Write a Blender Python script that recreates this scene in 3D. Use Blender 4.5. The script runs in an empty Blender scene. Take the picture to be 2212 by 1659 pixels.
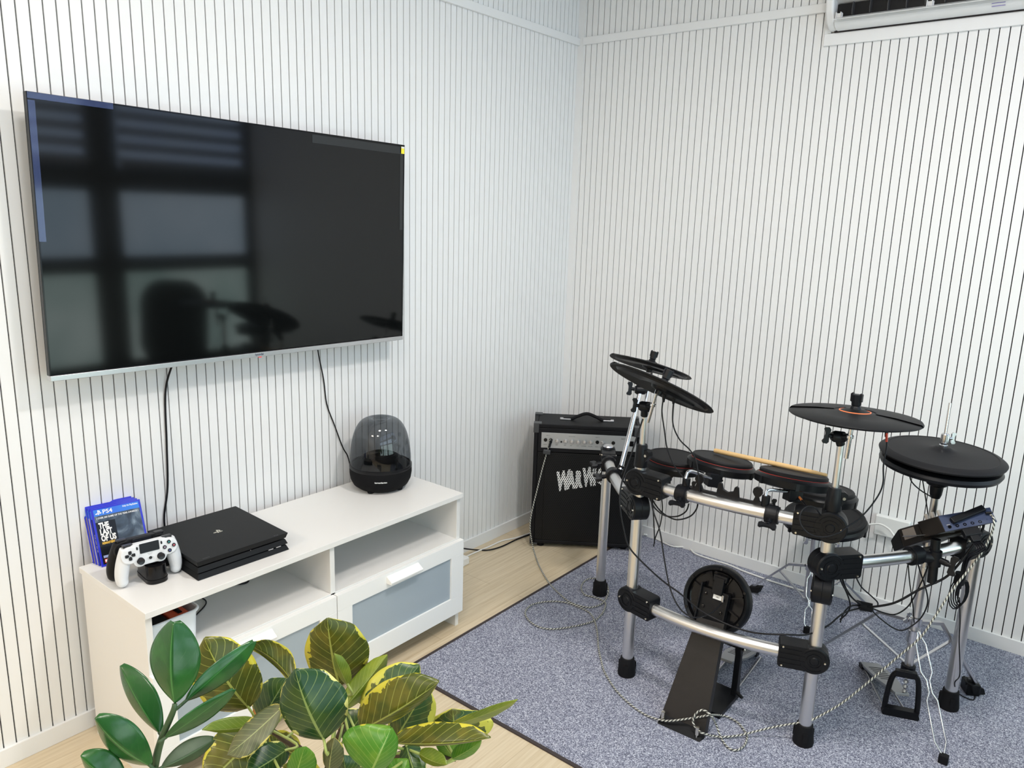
import bpy, bmesh, math, random
from mathutils import Vector, Matrix, noise
random.seed(7)
SC = bpy.context.scene
COL = SC.collection
PI = math.pi
R = math.radians

# ------------------------------------------------------------------ camera, light, exposure
cam_d = bpy.data.cameras.new('camera'); cam = bpy.data.objects.new('camera', cam_d); COL.objects.link(cam)
cam_d.sensor_width = 36.0; cam_d.lens = 26.859; cam_d.clip_start = 0.05; cam_d.clip_end = 100
def eul(rx, ry, rz):
    return Matrix.Rotation(rz, 4, 'Z') @ Matrix.Rotation(ry, 4, 'Y') @ Matrix.Rotation(rx, 4, 'X')
cam.matrix_world = Matrix.Translation((2.2717, -3.26189, 1.56999)) @ eul(1.35306, -0.02947, 0.68297)
SC.camera = cam

world = bpy.data.worlds.new('world'); SC.world = world; world.use_nodes = True
wn = world.node_tree; wn.nodes['Background'].inputs[0].default_value = (0.80, 0.90, 1.0, 1); wn.nodes['Background'].inputs[1].default_value = 1.6
SC.view_settings.view_transform = 'Standard'; SC.view_settings.look = 'None'
SC.view_settings.gamma = 1.0; SC.view_settings.use_curve_mapping = False
SC.view_settings.exposure = -0.19
SC.cycles.use_denoising = True
SC.cycles.max_bounces = 7; SC.cycles.diffuse_bounces = 4; SC.cycles.glossy_bounces = 4
SC.cycles.transmission_bounces = 6; SC.cycles.transparent_max_bounces = 8
SC.cycles.use_adaptive_sampling = True; SC.cycles.adaptive_threshold = 0.02
SC.cycles.caustics_reflective = False; SC.cycles.caustics_refractive = False

def area(name, loc, target, sx, sy, power, col):
    d = bpy.data.lights.new(name, 'AREA'); d.shape = 'RECTANGLE'; d.size = sx; d.size_y = sy; d.energy = power; d.color = col
    o = bpy.data.objects.new(name, d); COL.objects.link(o)
    o.location = loc
    o.rotation_euler = (Vector(target) - Vector(loc)).to_track_quat('-Z', 'Y').to_euler()
    return o
# ceiling lamps of the room (their housings are built further down)
LAMPS = ((1.85, -1.65, 0.20, 36, (1.0, 0.95, 0.90)), (1.35, -2.60, 0.34, 15, (1.0, 0.96, 0.92)), (2.2, -4.2, 0.50, 28, (1.0, 0.93, 0.85)), (0.9, -5.2, 0.60, 56, (1.0, 0.84, 0.66)))
for lx, ly, ls, lp, lc in LAMPS: area('ceiling_lamp_light', (lx, ly, 2.685), (lx, ly, 0.0), ls, ls, lp, lc)

# ------------------------------------------------------------------ helpers
def inp(n, key, val):
    if key in n.inputs: n.inputs[key].default_value = val
def mat(name, col, rough=0.5, metal=0.0, spec=0.5, bump=None, coat=0.0, trans=0.0, ior=1.45, emit=None, alpha=1.0, vary=None, aniso=0.0):
    m = bpy.data.materials.new(name); m.use_nodes = True
    nt = m.node_tree; b = nt.nodes['Principled BSDF']
    inp(b, 'Base Color', (*col, 1)); inp(b, 'Roughness', rough); inp(b, 'Metallic', metal); inp(b, 'Specular IOR Level', spec)
    inp(b, 'Coat Weight', coat); inp(b, 'Transmission Weight', trans); inp(b, 'IOR', ior); inp(b, 'Alpha', alpha); inp(b, 'Anisotropic', aniso)
    if emit:
        inp(b, 'Emission Color', (*emit[0], 1)); inp(b, 'Emission Strength', emit[1])
    if bump or vary:
        tc = nt.nodes.new('ShaderNodeTexCoord')
    if bump:   # (scale, strength, detail)
        n = nt.nodes.new('ShaderNodeTexNoise'); n.inputs['Scale'].default_value = bump[0]; n.inputs['Detail'].default_value = 3
        bp = nt.nodes.new('ShaderNodeBump'); bp.inputs['Strength'].default_value = bump[1]; bp.inputs['Distance'].default_value = 0.002
        nt.links.new(tc.outputs['Object'], n.inputs['Vector']); nt.links.new(n.outputs['Fac'], bp.inputs['Height']); nt.links.new(bp.outputs['Normal'], b.inputs['Normal'])
    if vary:   # (scale, second colour)
        n = nt.nodes.new('ShaderNodeTexNoise'); n.inputs['Scale'].default_value = vary[0]; n.inputs['Detail'].default_value = 4
        mx = nt.nodes.new('ShaderNodeMix'); mx.data_type = 'RGBA'; mx.inputs[6].default_value = (*col, 1); mx.inputs[7].default_value = (*vary[1], 1)
        nt.links.new(tc.outputs['Object'], n.inputs['Vector']); nt.links.new(n.outputs['Fac'], mx.inputs[0]); nt.links.new(mx.outputs[2], b.inputs['Base Color'])
    return m
def ramp(nt, stops):
    r = nt.nodes.new('ShaderNodeValToRGB'); e = r.color_ramp.elements
    e[0].position = stops[0][0]; e[0].color = (*stops[0][1], 1); e[1].position = stops[-1][0]; e[1].color = (*stops[-1][1], 1)
    for p, c in stops[1:-1]:
        x = e.new(p); x.color = (*c, 1)
    return r

class MB:
    def __init__(s): s.v = []; s.f = []; s.m = []; s.M = None
    def add(s, vs, fs, mi=0, M=None):
        b = len(s.v); M = M if M is not None else s.M
        for p in vs: s.v.append(tuple(M @ Vector(p)) if M is not None else tuple(p))
        for f in fs: s.f.append(tuple(b + i for i in f)); s.m.append(mi)
        return s
    def box(s, lo, hi, mi=0, M=None):
        x0, y0, z0 = lo; x1, y1, z1 = hi
        return s.add([(x0,y0,z0),(x1,y0,z0),(x1,y1,z0),(x0,y1,z0),(x0,y0,z1),(x1,y0,z1),(x1,y1,z1),(x0,y1,z1)],
                     [(0,3,2,1),(4,5,6,7),(0,1,5,4),(1,2,6,5),(2,3,7,6),(3,0,4,7)], mi, M)
    def cbox(s, c, size, mi=0, M=None):
        return s.box([c[i]-size[i]/2 for i in range(3)], [c[i]+size[i]/2 for i in range(3)], mi, M)
    def lathe(s, prof, n=32, mi=0, M=None, a0=0.0, a1=2*PI):
        full = abs(a1-a0-2*PI) < 1e-6; vs = []; fs = []; k = len(prof); cols = n if full else n+1
        for i in range(cols):
            a = a0+(a1-a0)*i/n
            for r, z in prof: vs.append((r*math.cos(a), r*math.sin(a), z))
        for i in range(n):
            j = (i+1) % cols
            for q in range(k-1):
                fs.append((i*k+q, j*k+q, j*k+q+1, i*k+q+1))
        return s.add(vs, fs, mi, M)
    def cyl(s, a, b, r, r2=None, n=20, mi=0, cap=True):
        a = Vector(a); b = Vector(b); r2 = r if r2 is None else r2; L = (b-a).length
        M = Matrix.Translation(a) @ (b-a).to_track_quat('Z', 'Y').to_matrix().to_4x4()
        if s.M is not None: M = s.M @ M
        pr = [(r, 0), (r2, L)]
        if cap: pr = [(0, 0)] + pr + [(0, L)]
        return s.lathe(pr, n, mi, M)
    def tube(s, pts, r, n=8, mi=0, closed=False, cap=True, rad=None):
        P = [Vector(p) for p in pts]; m = len(P); vs = []; fs = []
        T = []
        for i in range(m):
            if closed: t = P[(i+1) % m]-P[i-1]
            else: t = P[min(i+1, m-1)]-P[max(i-1, 0)]
            T.append(t.normalized())
        u = T[0].orthogonal().normalized()
        for i in range(m):
            if i: u = (T[i-1].rotation_difference(T[i]) @ u).normalized()
            w = T[i].cross(u); rr = rad[i] if rad else r
            for k in range(n):
                a = 2*PI*k/n; vs.append(P[i]+(u*math.cos(a)+w*math.sin(a))*rr)
        for i in range(m if closed else m-1):
            j = (i+1) % m
            for k in range(n):
                l = (k+1) % n; fs.append((i*n+k, i*n+l, j*n+l, j*n+k))
        if cap and not closed:
            fs.append(tuple(range(n-1, -1, -1))); fs.append(tuple((m-1)*n+k for k in range(n)))
        return s.add(vs, fs, mi)
    def prism(s, poly, z0, z1, mi=0, M=None, top=1.0, cx=None):
        n = len(poly); c = cx or (sum(p[0] for p in poly)/n, sum(p[1] for p in poly)/n)
        vs = [(x, y, z0) for x, y in poly]+[(c[0]+(x-c[0])*top, c[1]+(y-c[1])*top, z1) for x, y in poly]
        fs = [tuple(range(n-1, -1, -1)), tuple(range(n, 2*n))]+[(i, (i+1) % n, n+(i+1) % n, n+i) for i in range(n)]
        return s.add(vs, fs, mi, M)
    def quad(s, a, b, c, d, mi=0): return s.add([a, b, c, d], [(0, 1, 2, 3)], mi)
    def build(s, name, mats, parent=None, smooth=None, bevel=0, local=False, seg=2, sub=0):
        me = bpy.data.meshes.new(name)
        V = s.v
        if parent is not None and not local:
            I = MW[parent.name].inverted(); V = [tuple(I @ Vector(p)) for p in V]
        me.from_pydata(V, [], s.f); me.update()
        mats = mats if isinstance(mats, (list, tuple)) else [mats]
        for m in mats: me.materials.append(m)
        if len(mats) > 1: me.polygons.foreach_set('material_index', s.m)
        bm = bmesh.new(); bm.from_mesh(me); bmesh.ops.recalc_face_normals(bm, faces=bm.faces); bm.to_mesh(me); bm.free()
        if smooth is not None:
            me.shade_smooth(); me.set_sharp_from_angle(angle=R(smooth))
        o = bpy.data.objects.new(name, me); COL.objects.link(o)
        if parent is not None: o.parent = parent; MW[o.name] = MW[parent.name]
        else: MW[o.name] = Matrix.Identity(4)
        if bevel:
            b = o.modifiers.new('bevel', 'BEVEL'); b.width = bevel; b.segments = seg; b.limit_method = 'ANGLE'; b.angle_limit = R(40)
            me.shade_smooth(); me.set_sharp_from_angle(angle=R(35)); b.harden_normals = True
        if sub:
            b = o.modifiers.new('sub', 'SUBSURF'); b.levels = sub; b.render_levels = sub; me.shade_smooth()
        return o
MW = {}
def tag(o, label=None, cat=None, group=None, kind=None):
    if label: o['label'] = label
    if cat: o['category'] = cat
    if group: o['group'] = group
    if kind: o['kind'] = kind
    return o
def thing(name, label, cat, loc=(0, 0, 0), rz=0.0, group=None):
    o = bpy.data.objects.new(name, None); COL.objects.link(o); o.empty_display_size = 0.05
    o.location = loc; o.rotation_euler = (0, 0, rz)
    MW[o.name] = Matrix.Translation(loc) @ Matrix.Rotation(rz, 4, 'Z')
    return tag(o, label, cat, group)
def fr(o, z, x=None):
    """frame at o whose local Z is z (and X close to x)"""
    z = Vector(z).normalized()
    x = Vector(x) if x is not None else z.orthogonal()
    x = (x - z*x.dot(z)).normalized(); y = z.cross(x)
    M = Matrix((x, y, z)).transposed().to_4x4(); M.translation = Vector(o); return M
def rrect(w, h, r, n=5, cx=0, cy=0):
    p = []
    for sx, sy, a in ((1, 1, 0), (-1, 1, 90), (-1, -1, 180), (1, -1, 270)):
        for i in range(n+1):
            t = R(a+90*i/n); p.append((cx+sx*(w/2-r)+r*math.cos(t), cy+sy*(h/2-r)+r*math.sin(t)))
    return p
def circ(r, n=24, cx=0, cy=0): return [(cx+r*math.cos(2*PI*i/n), cy+r*math.sin(2*PI*i/n)) for i in range(n)]
def spline(P, k=8, closed=False):
    P = [Vector(p) for p in P]; n = len(P); out = []
    rng = range(n if closed else n-1)
    for i in rng:
        if closed: a, b, c, d = P[i-1], P[i], P[(i+1) % n], P[(i+2) % n]
        else: a, b, c, d = P[max(i-1, 0)], P[i], P[i+1], P[min(i+2, n-1)]
        for j in range(k):
            t = j/k; t2 = t*t; t3 = t2*t
            out.append(0.5*((2*b)+(c-a)*t+(2*a-5*b+4*c-d)*t2+(3*b-a-3*c+d)*t3))
    if not closed: out.append(P[-1])
    return out
_tc = {}
def text_geo(s, size, ext=0.0004, bold=0.0, font_align='CENTER'):
    k = (s, size, ext, bold, font_align)
    if k in _tc: return _tc[k]
    c = bpy.data.curves.new('t', 'FONT'); c.body = s; c.size = size; c.extrude = ext; c.offset = bold
    c.align_x = font_align; c.align_y = 'CENTER'; c.resolution_u = 2
    o = bpy.data.objects.new('t', c); COL.objects.link(o)
    me = bpy.data.meshes.new_from_object(o.evaluated_get(bpy.context.evaluated_depsgraph_get()))
    g = ([tuple(v.co) for v in me.vertices], [tuple(p.vertices) for p in me.polygons])
    bpy.data.objects.remove(o); bpy.data.curves.remove(c); bpy.data.meshes.remove(me)
    _tc[k] = g; return g
def add_text(mb, s, size, M, mi=0, ext=0.0004, bold=0.0, align='CENTER', sx=1.0):
    vs, fs = text_geo(s, size, ext, bold, align)
    mb.add([(x*sx, y, z) for x, y, z in vs], fs, mi, M)
def copy_tree(o, parent=None):
    c = o.copy(); COL.objects.link(c)
    if parent is not None: c.parent = parent
    for ch in list(o.children): copy_tree(ch, c)
    return c

# ------------------------------------------------------------------ materials
M_panel = mat('white_panel', (0.83, 0.832, 0.832), 0.45, bump=(60, 0.04))
M_back = mat('groove_backing', (0.012, 0.008, 0.009), 0.8)
M_trim = mat('white_trim', (0.82, 0.825, 0.83), 0.5)
M_white = mat('white_foil', (0.77, 0.76, 0.74), 0.38, bump=(400, 0.03))
M_wedge = mat('white_edge', (0.86, 0.86, 0.85), 0.3)
M_ceil = mat('ceiling_paint', (0.78, 0.78, 0.77), 0.8)
M_black = mat('black_plastic', (0.005, 0.0055, 0.007), 0.38, spec=0.28)
M_blackm = mat('matte_black', (0.0065, 0.007, 0.008), 0.5, spec=0.25)
M_rubber = mat('black_rubber', (0.006, 0.006, 0.0075), 0.7, spec=0.25, bump=(300, 0.1))
M_gloss = mat('gloss_black', (0.005, 0.005, 0.006), 0.14, spec=0.32)
M_chrome = mat('chrome', (0.72, 0.72, 0.74), 0.19, 1.0)
M_alu = mat('brushed_aluminium', (0.74, 0.73, 0.72), 0.30, 1.0)
M_steel = mat('dull_steel', (0.60, 0.60, 0.62), 0.28, 1.0)
M_screw = mat('screw_metal', (0.80, 0.76, 0.66), 0.25, 1.0)
M_cable = mat('black_cable', (0.006, 0.006, 0.008), 0.45, spec=0.3)
M_wcable = mat('white_cable', (0.80, 0.80, 0.78), 0.45)

# ================================================================== THE ROOM
PITCH = 0.03193
def struct(o): o['kind'] = 'structure'; return o
def slat_wall(name, axis, start, n, z1, first=None):
    """acoustic panelling: slats in front of a dark backing. axis 'y' = wall in the plane x=0, 'x' = wall in the plane y=0"""
    mb = MB(); gap = 0.0036; D = 0.007
    def bx(a, b, d0, d1, z0, z1, mi):
        if axis == 'y': mb.box((d0, -b, z0), (d1, -a, z1), mi)
        else: mb.box((a, -d1, z0), (b, -d0, z1), mi)
    bx(0, start+PITCH*n, -0.06, -D, 0, z1, 1)
    bx(0, start-gap/2, -D, 0, 0, z1, 0)
    for i in range(n):
        a = start+PITCH*i
        bx(a+gap/2, a+PITCH-gap/2, -D, 0, 0, z1, 0)
    return struct(mb.build(name, [M_panel, M_back], None))
HZ = 2.75
slat_wall('wall_left', 'y', 0.02655, 205, HZ)
slat_wall('wall_back', 'x', 0.04556, 94, HZ)

def wood_floor():
    m = bpy.data.materials.new('light_wood_vinyl'); m.use_nodes = True; nt = m.node_tree; b = nt.nodes['Principled BSDF']
    inp(b, 'Roughness', 0.42); inp(b, 'Specular IOR Level', 0.4)
    tc = nt.nodes.new('ShaderNodeTexCoord')
    mp = nt.nodes.new('ShaderNodeMapping'); mp.inputs['Scale'].default_value = (60, 2.2, 1)
    n = nt.nodes.new('ShaderNodeTexNoise'); n.inputs['Scale'].default_value = 1.6; n.inputs['Detail'].default_value = 6; n.inputs['Roughness'].default_value = 0.62
    nt.links.new(tc.outputs['Object'], mp.inputs['Vector']); nt.links.new(mp.outputs['Vector'], n.inputs['Vector'])
    rp = ramp(nt, [(0.30, (0.56, 0.45, 0.30)), (0.5, (0.66, 0.55, 0.39)), (0.72, (0.73, 0.63, 0.47))])
    nt.links.new(n.outputs['Fac'], rp.inputs['Fac'])
    mp2 = nt.nodes.new('ShaderNodeMapping'); mp2.inputs['Rotation'].default_value = (0, 0, PI/2)
    br = nt.nodes.new('ShaderNodeTexBrick'); br.inputs['Scale'].default_value = 1.0; br.inputs['Brick Width'].default_value = 0.92; br.inputs['Row Height'].default_value = 0.152
    br.inputs['Mortar Size'].default_value = 0.0012; br.inputs['Mortar Smooth'].default_value = 0.2
    br.inputs['Color1'].default_value = (1, 1, 1, 1); br.inputs['Color2'].default_value = (0.90, 0.89, 0.87, 1); br.inputs['Mortar'].default_value = (0.72, 0.68, 0.62, 1)
    nt.links.new(tc.outputs['Object'], mp2.inputs['Vector']); nt.links.new(mp2.outputs['Vector'], br.inputs['Vector'])
    mx = nt.nodes.new('ShaderNodeMix'); mx.data_type = 'RGBA'; mx.blend_type = 'MULTIPLY'; mx.inputs[0].default_value = 1
    nt.links.new(rp.outputs['Color'], mx.inputs[6]); nt.links.new(br.outputs['Color'], mx.inputs[7]); nt.links.new(mx.outputs[2], b.inputs['Base Color'])
    return m
M_wood = wood_floor()
mb = MB(); mb.box((-0.06, -6.6, -0.08), (3.05, 0.06, 0)); struct(mb.build('floor', M_wood))
mb = MB(); mb.box((-0.06, -6.6, HZ), (3.05, 0.06, HZ+0.08)); struct(mb.build('ceiling', M_ceil))
mb = MB(); mb.box((-0.06, -6.66, 0), (3.05, -6.6, HZ)); struct(mb.build('wall_front', mat('far_wall_paint', (0.74, 0.72, 0.69), 0.8)))
# skirting, rail and corner strip
mb = MB(); mb.box((0, -6.55, 0), (0.010, -0.010, 0.0567)); struct(mb.build('baseboard_left', M_trim, bevel=0.0015))
mb = MB(); mb.box((0.0, -0.010, 0), (3.0, 0, 0.0567)); struct(mb.build('baseboard_back', M_trim, bevel=0.0015))
mb = MB(); mb.box((0, -6.55, 2.376), (0.014, -0.001, 2.410)); struct(mb.build('trim_1', M_trim, bevel=0.002))
mb = MB(); mb.box((0.036, -0.014, 2.376), (1.176, 0, 2.410)); struct(mb.build('trim_2', M_trim, bevel=0.002))
mb = MB(); mb.box((0, -0.004, 0.0567), (0.038, 0.0, HZ)); struct(mb.build('trim_3', M_trim, bevel=0.001))
# glazed wall on the right: piers and frames, three rows of glass
M_frame = mat('dark_window_frame', (0.055, 0.048, 0.042), 0.5)
M_pane = mat('frosted_pane', (0.9, 0.95, 1.0), 0.3, trans=1.0, ior=1.1)
XW = 3.03
mb = MB()
for y0, y1 in ((-0.055, 0.0), (-1.13, -0.95), (-2.20, -2.02), (-3.27, -3.09), (-6.6, -4.16)):
    mb.box((XW, y0, 0), (XW+0.10, y1, HZ))
for z0, z1 in ((0, 0.55), (1.13, 1.235), (1.64, 1.78), (2.62, HZ)):
    mb.box((XW+0.002, -6.6, z0), (XW+0.098, 0, z1))
struct(mb.build('wall_right', M_frame))
def outside_mat(c0, c1, st):
    m = bpy.data.materials.new('daylit_pane'); m.use_nodes = True; nt = m.node_tree
    for n in list(nt.nodes): nt.nodes.remove(n)
    out = nt.nodes.new('ShaderNodeOutputMaterial'); e = nt.nodes.new('ShaderNodeEmission'); tc = nt.nodes.new('ShaderNodeTexCoord')
    n = nt.nodes.new('ShaderNodeTexNoise'); n.inputs['Scale'].default_value = 2.2; n.inputs['Detail'].default_value = 2
    rp = ramp(nt, [(0.3, c0), (0.7, c1)])
    nt.links.new(tc.outputs['Object'], n.inputs['Vector']); nt.links.new(n.outputs['Fac'], rp.inputs['Fac']); nt.links.new(rp.outputs['Color'], e.inputs['Color'])
    e.inputs['Strength'].default_value = st; nt.links.new(e.outputs['Emission'], out.inputs['Surface']); return m
M_out = [outside_mat((0.42, 0.60, 0.56), (0.76, 0.92, 0.88), 5.4), outside_mat((0.50, 0.66, 0.80), (0.66, 0.80, 0.93), 5.0), outside_mat((0.45, 0.60, 0.90), (0.62, 0.78, 1.0), 4.4)]
k = 1
for y0, y1 in ((-0.95, -0.055), (-2.02, -1.13), (-3.09, -2.20), (-4.16, -3.27)):
    for r_, (z0, z1) in enumerate(((0.55, 1.13), (1.235, 1.64), (1.78, 2.62))):
        mb = MB(); mb.box((XW+0.05, y0, z0), (XW+0.056, y1, z1)); struct(mb.build('window_%d' % k, M_out[r_])); k += 1
# zebra blinds hung in front of the top row of panes
M_blind = mat('blind_fabric', (0.30, 0.31, 0.33), 0.8)
for y0, y1, lb in ((-0.95, -0.055, 'grey striped roller blind over the high pane nearest the corner'), (-2.02, -1.13, 'grey striped roller blind over the second high pane'),
                   (-3.09, -2.20, 'grey striped roller blind over the third high pane'), (-4.16, -3.27, 'grey striped roller blind over the pane furthest from the corner')):
    t = thing('roller_blind', lb, 'blind', (XW-0.03, (y0+y1)/2, 2.66), 0, 'striped blinds over the high panes')
    MB().box((XW-0.07, y0-0.02, 2.63), (XW-0.002, y1+0.02, 2.70)).build('cassette', M_frame, t)
    m = MB()
    for i in range(9): m.box((XW-0.03, y0, 1.80+i*0.094), (XW-0.027, y1, 1.852+i*0.094))
    m.box((XW-0.029, y0, 1.80), (XW-0.028, y0+0.004, 2.64)); m.box((XW-0.029, y1-0.004, 1.80), (XW-0.028, y1, 2.64))
    m.build('striped_fabric', M_blind, t)
    MB().box((XW-0.036, y0, 1.78), (XW-0.02, y1, 1.80)).build('bottom_rail', M_frame, t)
# ceiling lamps
M_lamp = mat('lamp_diffuser', (0.9, 0.9, 0.88), 0.5, emit=((1.0, 0.93, 0.84), 3.0))
for (x, y, s, _p, _c), lb in zip(LAMPS, ('small square ceiling lamp above the drum kit', 'square ceiling lamp in front of the television', 'square ceiling lamp behind the camera near the window', 'large square ceiling lamp at the far end of the room')):
    t = thing('ceiling_lamp', lb, 'lamp', (x, y, HZ), 0, 'ceiling lamps')
    m = MB(); h = s/2+0.02
    for a, b in (((x-h, y-h, 2.70), (x+h, y-h+0.018, HZ)), ((x-h, y+h-0.018, 2.70), (x+h, y+h, HZ)), ((x-h, y-h, 2.70), (x-h+0.018, y+h, HZ)), ((x+h-0.018, y-h, 2.70), (x+h, y+h, HZ))): m.box(a, b)
    m.build('housing', M_trim, t)
    MB().box((x-s/2, y-s/2, 2.705), (x+s/2, y+s/2, 2.712)).build('diffuser', M_lamp, t)

# ================================================================== CARPET
def carpet_mat():
    m = bpy.data.materials.new('speckled_carpet'); m.use_nodes = True; nt = m.node_tree; b = nt.nodes['Principled BSDF']
    inp(b, 'Roughness', 0.95); inp(b, 'Specular IOR Level', 0.1)
    tc = nt.nodes.new('ShaderNodeTexCoord')
    n = nt.nodes.new('ShaderNodeTexNoise'); n.inputs['Scale'].default_value = 290; n.inputs['Detail'].default_value = 3; n.inputs['Roughness'].default_value = 0.7
    n2 = nt.nodes.new('ShaderNodeTexNoise'); n2.inputs['Scale'].default_value = 60; n2.inputs['Detail'].default_value = 2
    nt.links.new(tc.outputs['Object'], n.inputs['Vector']); nt.links.new(tc.outputs['Object'], n2.inputs['Vector'])
    rp = ramp(nt, [(0.36, (0.065, 0.07, 0.10)), (0.46, (0.19, 0.20, 0.265)), (0.55, (0.36, 0.375, 0.46)), (0.66, (0.74, 0.76, 0.82))])
    nt.links.new(n.outputs['Fac'], rp.inputs['Fac'])
    mx = nt.nodes.new('ShaderNodeMix'); mx.data_type = 'RGBA'; mx.blend_type = 'MULTIPLY'; mx.inputs[0].default_value = 1.0
    rp2 = ramp(nt, [(0.35, (0.90, 0.90, 0.92)), (0.65, (1.0, 1.0, 1.0))])
    nt.links.new(n2.outputs['Fac'], rp2.inputs['Fac']); nt.links.new(rp.outputs['Color'], mx.inputs[6]); nt.links.new(rp2.outputs['Color'], mx.inputs[7])
    nt.links.new(mx.outputs[2], b.inputs['Base Color'])
    bp = nt.nodes.new('ShaderNodeBump'); bp.inputs['Strength'].default_value = 0.25; bp.inputs['Distance'].default_value = 0.002
    nt.links.new(n.outputs['Fac'], bp.inputs['Height']); nt.links.new(bp.outputs['Normal'], b.inputs['Normal'])
    return m
CT = 0.005
carpet = thing('carpet', 'grey speckled carpet with dark bound edge under the drum kit', 'carpet', (0.495, -1.617, 0))
MB().box((0.507, -1.605, 0.0), (2.99, -0.012, CT)).build('pile', carpet_mat(), carpet)
m = MB(); m.box((0.495, -1.617, 0), (0.507, -0.012, CT+0.001)); m.box((0.507, -1.617, 0), (2.99, -1.605, CT+0.001))
m.build('bound_edge', mat('carpet_binding', (0.045, 0.035, 0.035), 0.8), carpet, bevel=0.001)

# ================================================================== TELEVISION
tv = thing('television', 'large wall-mounted flat television, switched off, with silver bottom bezel', 'television', (0.0, -1.865, 1.458))
T = Matrix.Translation((0.10, -1.865, 1.458)) @ Matrix.Rotation(R(-0.95), 4, 'X')     # local: X out of the wall, Y along it
W2, H2 = 0.6262, 0.3625
M_screen = mat('dark_screen', (0.0030, 0.0036, 0.0038), 0.070, spec=0.42)
M_bez = mat('silver_bezel', (0.62, 0.62, 0.63), 0.3, 0.85)
MB().box((-0.012, -W2+0.004, -H2+0.018), (0.0, W2-0.004, H2-0.004), 0, T).build('screen', M_screen, tv)
m = MB(); m.M = T
m.box((-0.018, -W2, -H2+0.014), (-0.012, W2, H2))
for a, b in (((-0.018, -W2, -H2+0.014), (0.0015, -W2+0.004, H2)), ((-0.018, W2-0.004, -H2+0.014), (0.0015, W2, H2)), ((-0.018, -W2, H2-0.004), (0.0015, W2, H2))): m.box(a, b)
m.build('casing', M_gloss, tv, bevel=0.001)
m = MB(); m.M = T; m.box((-0.020, -W2, -H2), (0.004, W2, -H2+0.015)); m.build('bottom_bezel', M_bez, tv, bevel=0.0015)
m = MB(); m.M = T; m.box((-0.06, -0.42, -0.30), (-0.018, 0.42, 0.16)); m.build('rear_housing', M_black, tv, bevel=0.01)
m = MB(); m.M = T
m.box((-0.0985, -0.20, -0.15), (-0.09, 0.20, 0.15)); m.box((-0.09, -0.16, -0.15), (-0.06, -0.13, 0.15)); m.box((-0.09, 0.13, -0.15), (-0.06, 0.16, 0.15))
m.build('wall_bracket', M_steel, tv)
M_film = bpy.data.materials.new('protective_film'); M_film.use_nodes = True
nt = M_film.node_tree; b = nt.nodes['Principled BSDF']; inp(b, 'Base Color', (0.07, 0.10, 0.24, 1)); inp(b, 'Roughness', 0.08); inp(b, 'Specular IOR Level', 0.9); inp(b, 'Alpha', 0.36)
m = MB(); m.M = T
m.box((0.0016, -W2+0.002, 0.0), (0.0021, -W2+0.018, H2-0.020)); m.box((0.0016, -W2+0.002, H2-0.016), (0.0021, -0.42, H2-0.001))
m.build('protective_film', M_film, tv)['label'] = 'crinkled clear film left on the edge'
m = MB(); m.M = T; m.box((0.0004, 0.215, H2-0.034), (0.0008, W2-0.022, H2-0.008)); m.box((0.0004, W2-0.022, 0.055), (0.0008, W2-0.006, H2-0.03))
m.build('protective_film', mat('dull_film', (0.018, 0.020, 0.021), 0.35), tv)
m = MB(); m.M = T; m.box((0.0018, W2-0.018, H2-0.032), (0.0026, W2-0.003, H2-0.007), 0); m.box((0.0026, W2-0.018, H2-0.013), (0.0028, W2-0.003, H2-0.007), 1)
m.build('energy_sticker', [mat('sticker_yellow', (0.90, 0.80, 0.05), 0.5), M_white], tv)['label'] = 'small yellow sticker'
m = MB(); FT = T @ fr((0.0042, -0.005, -H2+0.0085), (1, 0, 0), (0, 1, 0)); add_text(m, 'hyundai', 0.010, FT, ext=0.0002, bold=0.0002); m.build('maker_name', mat('bezel_print', (0.06, 0.07, 0.12), 0.5), tv)
m = MB(); m.M = T; m.box((-0.004, -0.006, -H2-0.002), (0.003, 0.004, -H2+0.001)); m.build('standby_lamp', mat('standby_red', (0.6, 0.02, 0.02), 0.3, emit=((1, 0.05, 0.05), 0.8)), tv)
def cable(name, pts, r, material, label, cat='cable', group=None, k=8, n=8):
    o = MB().tube(spline(pts, k), r, n).build(name, material, None, smooth=60); return tag(o, label, cat, group)
cable('television_cable', [(0.05, -2.115, 1.14), (0.020, -2.13, 1.08), (0.006, -2.146, 1.0), (0.006, -2.153, 0.84), (0.006, -2.160, 0.70), (0.006, -2.178, 0.60), (0.02, -2.18, 0.52), (0.025, -2.17, 0.42)], 0.0032, M_cable, 'straight black cable from television down behind the games console')
cable('television_cable', [(0.05, -1.60, 1.12), (0.020, -1.583, 1.07), (0.006, -1.551, 0.957), (0.005, -1.538, 0.86), (0.006, -1.505, 0.771), (0.006, -1.47, 0.68), (0.01, -1.450, 0.64), (0.03, -1.452, 0.60), (0.052, -1.455, 0.572), (0.07, -1.45, 0.560)], 0.0024, M_cable, 'wavy black cable from television down to the domed speaker')

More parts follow.
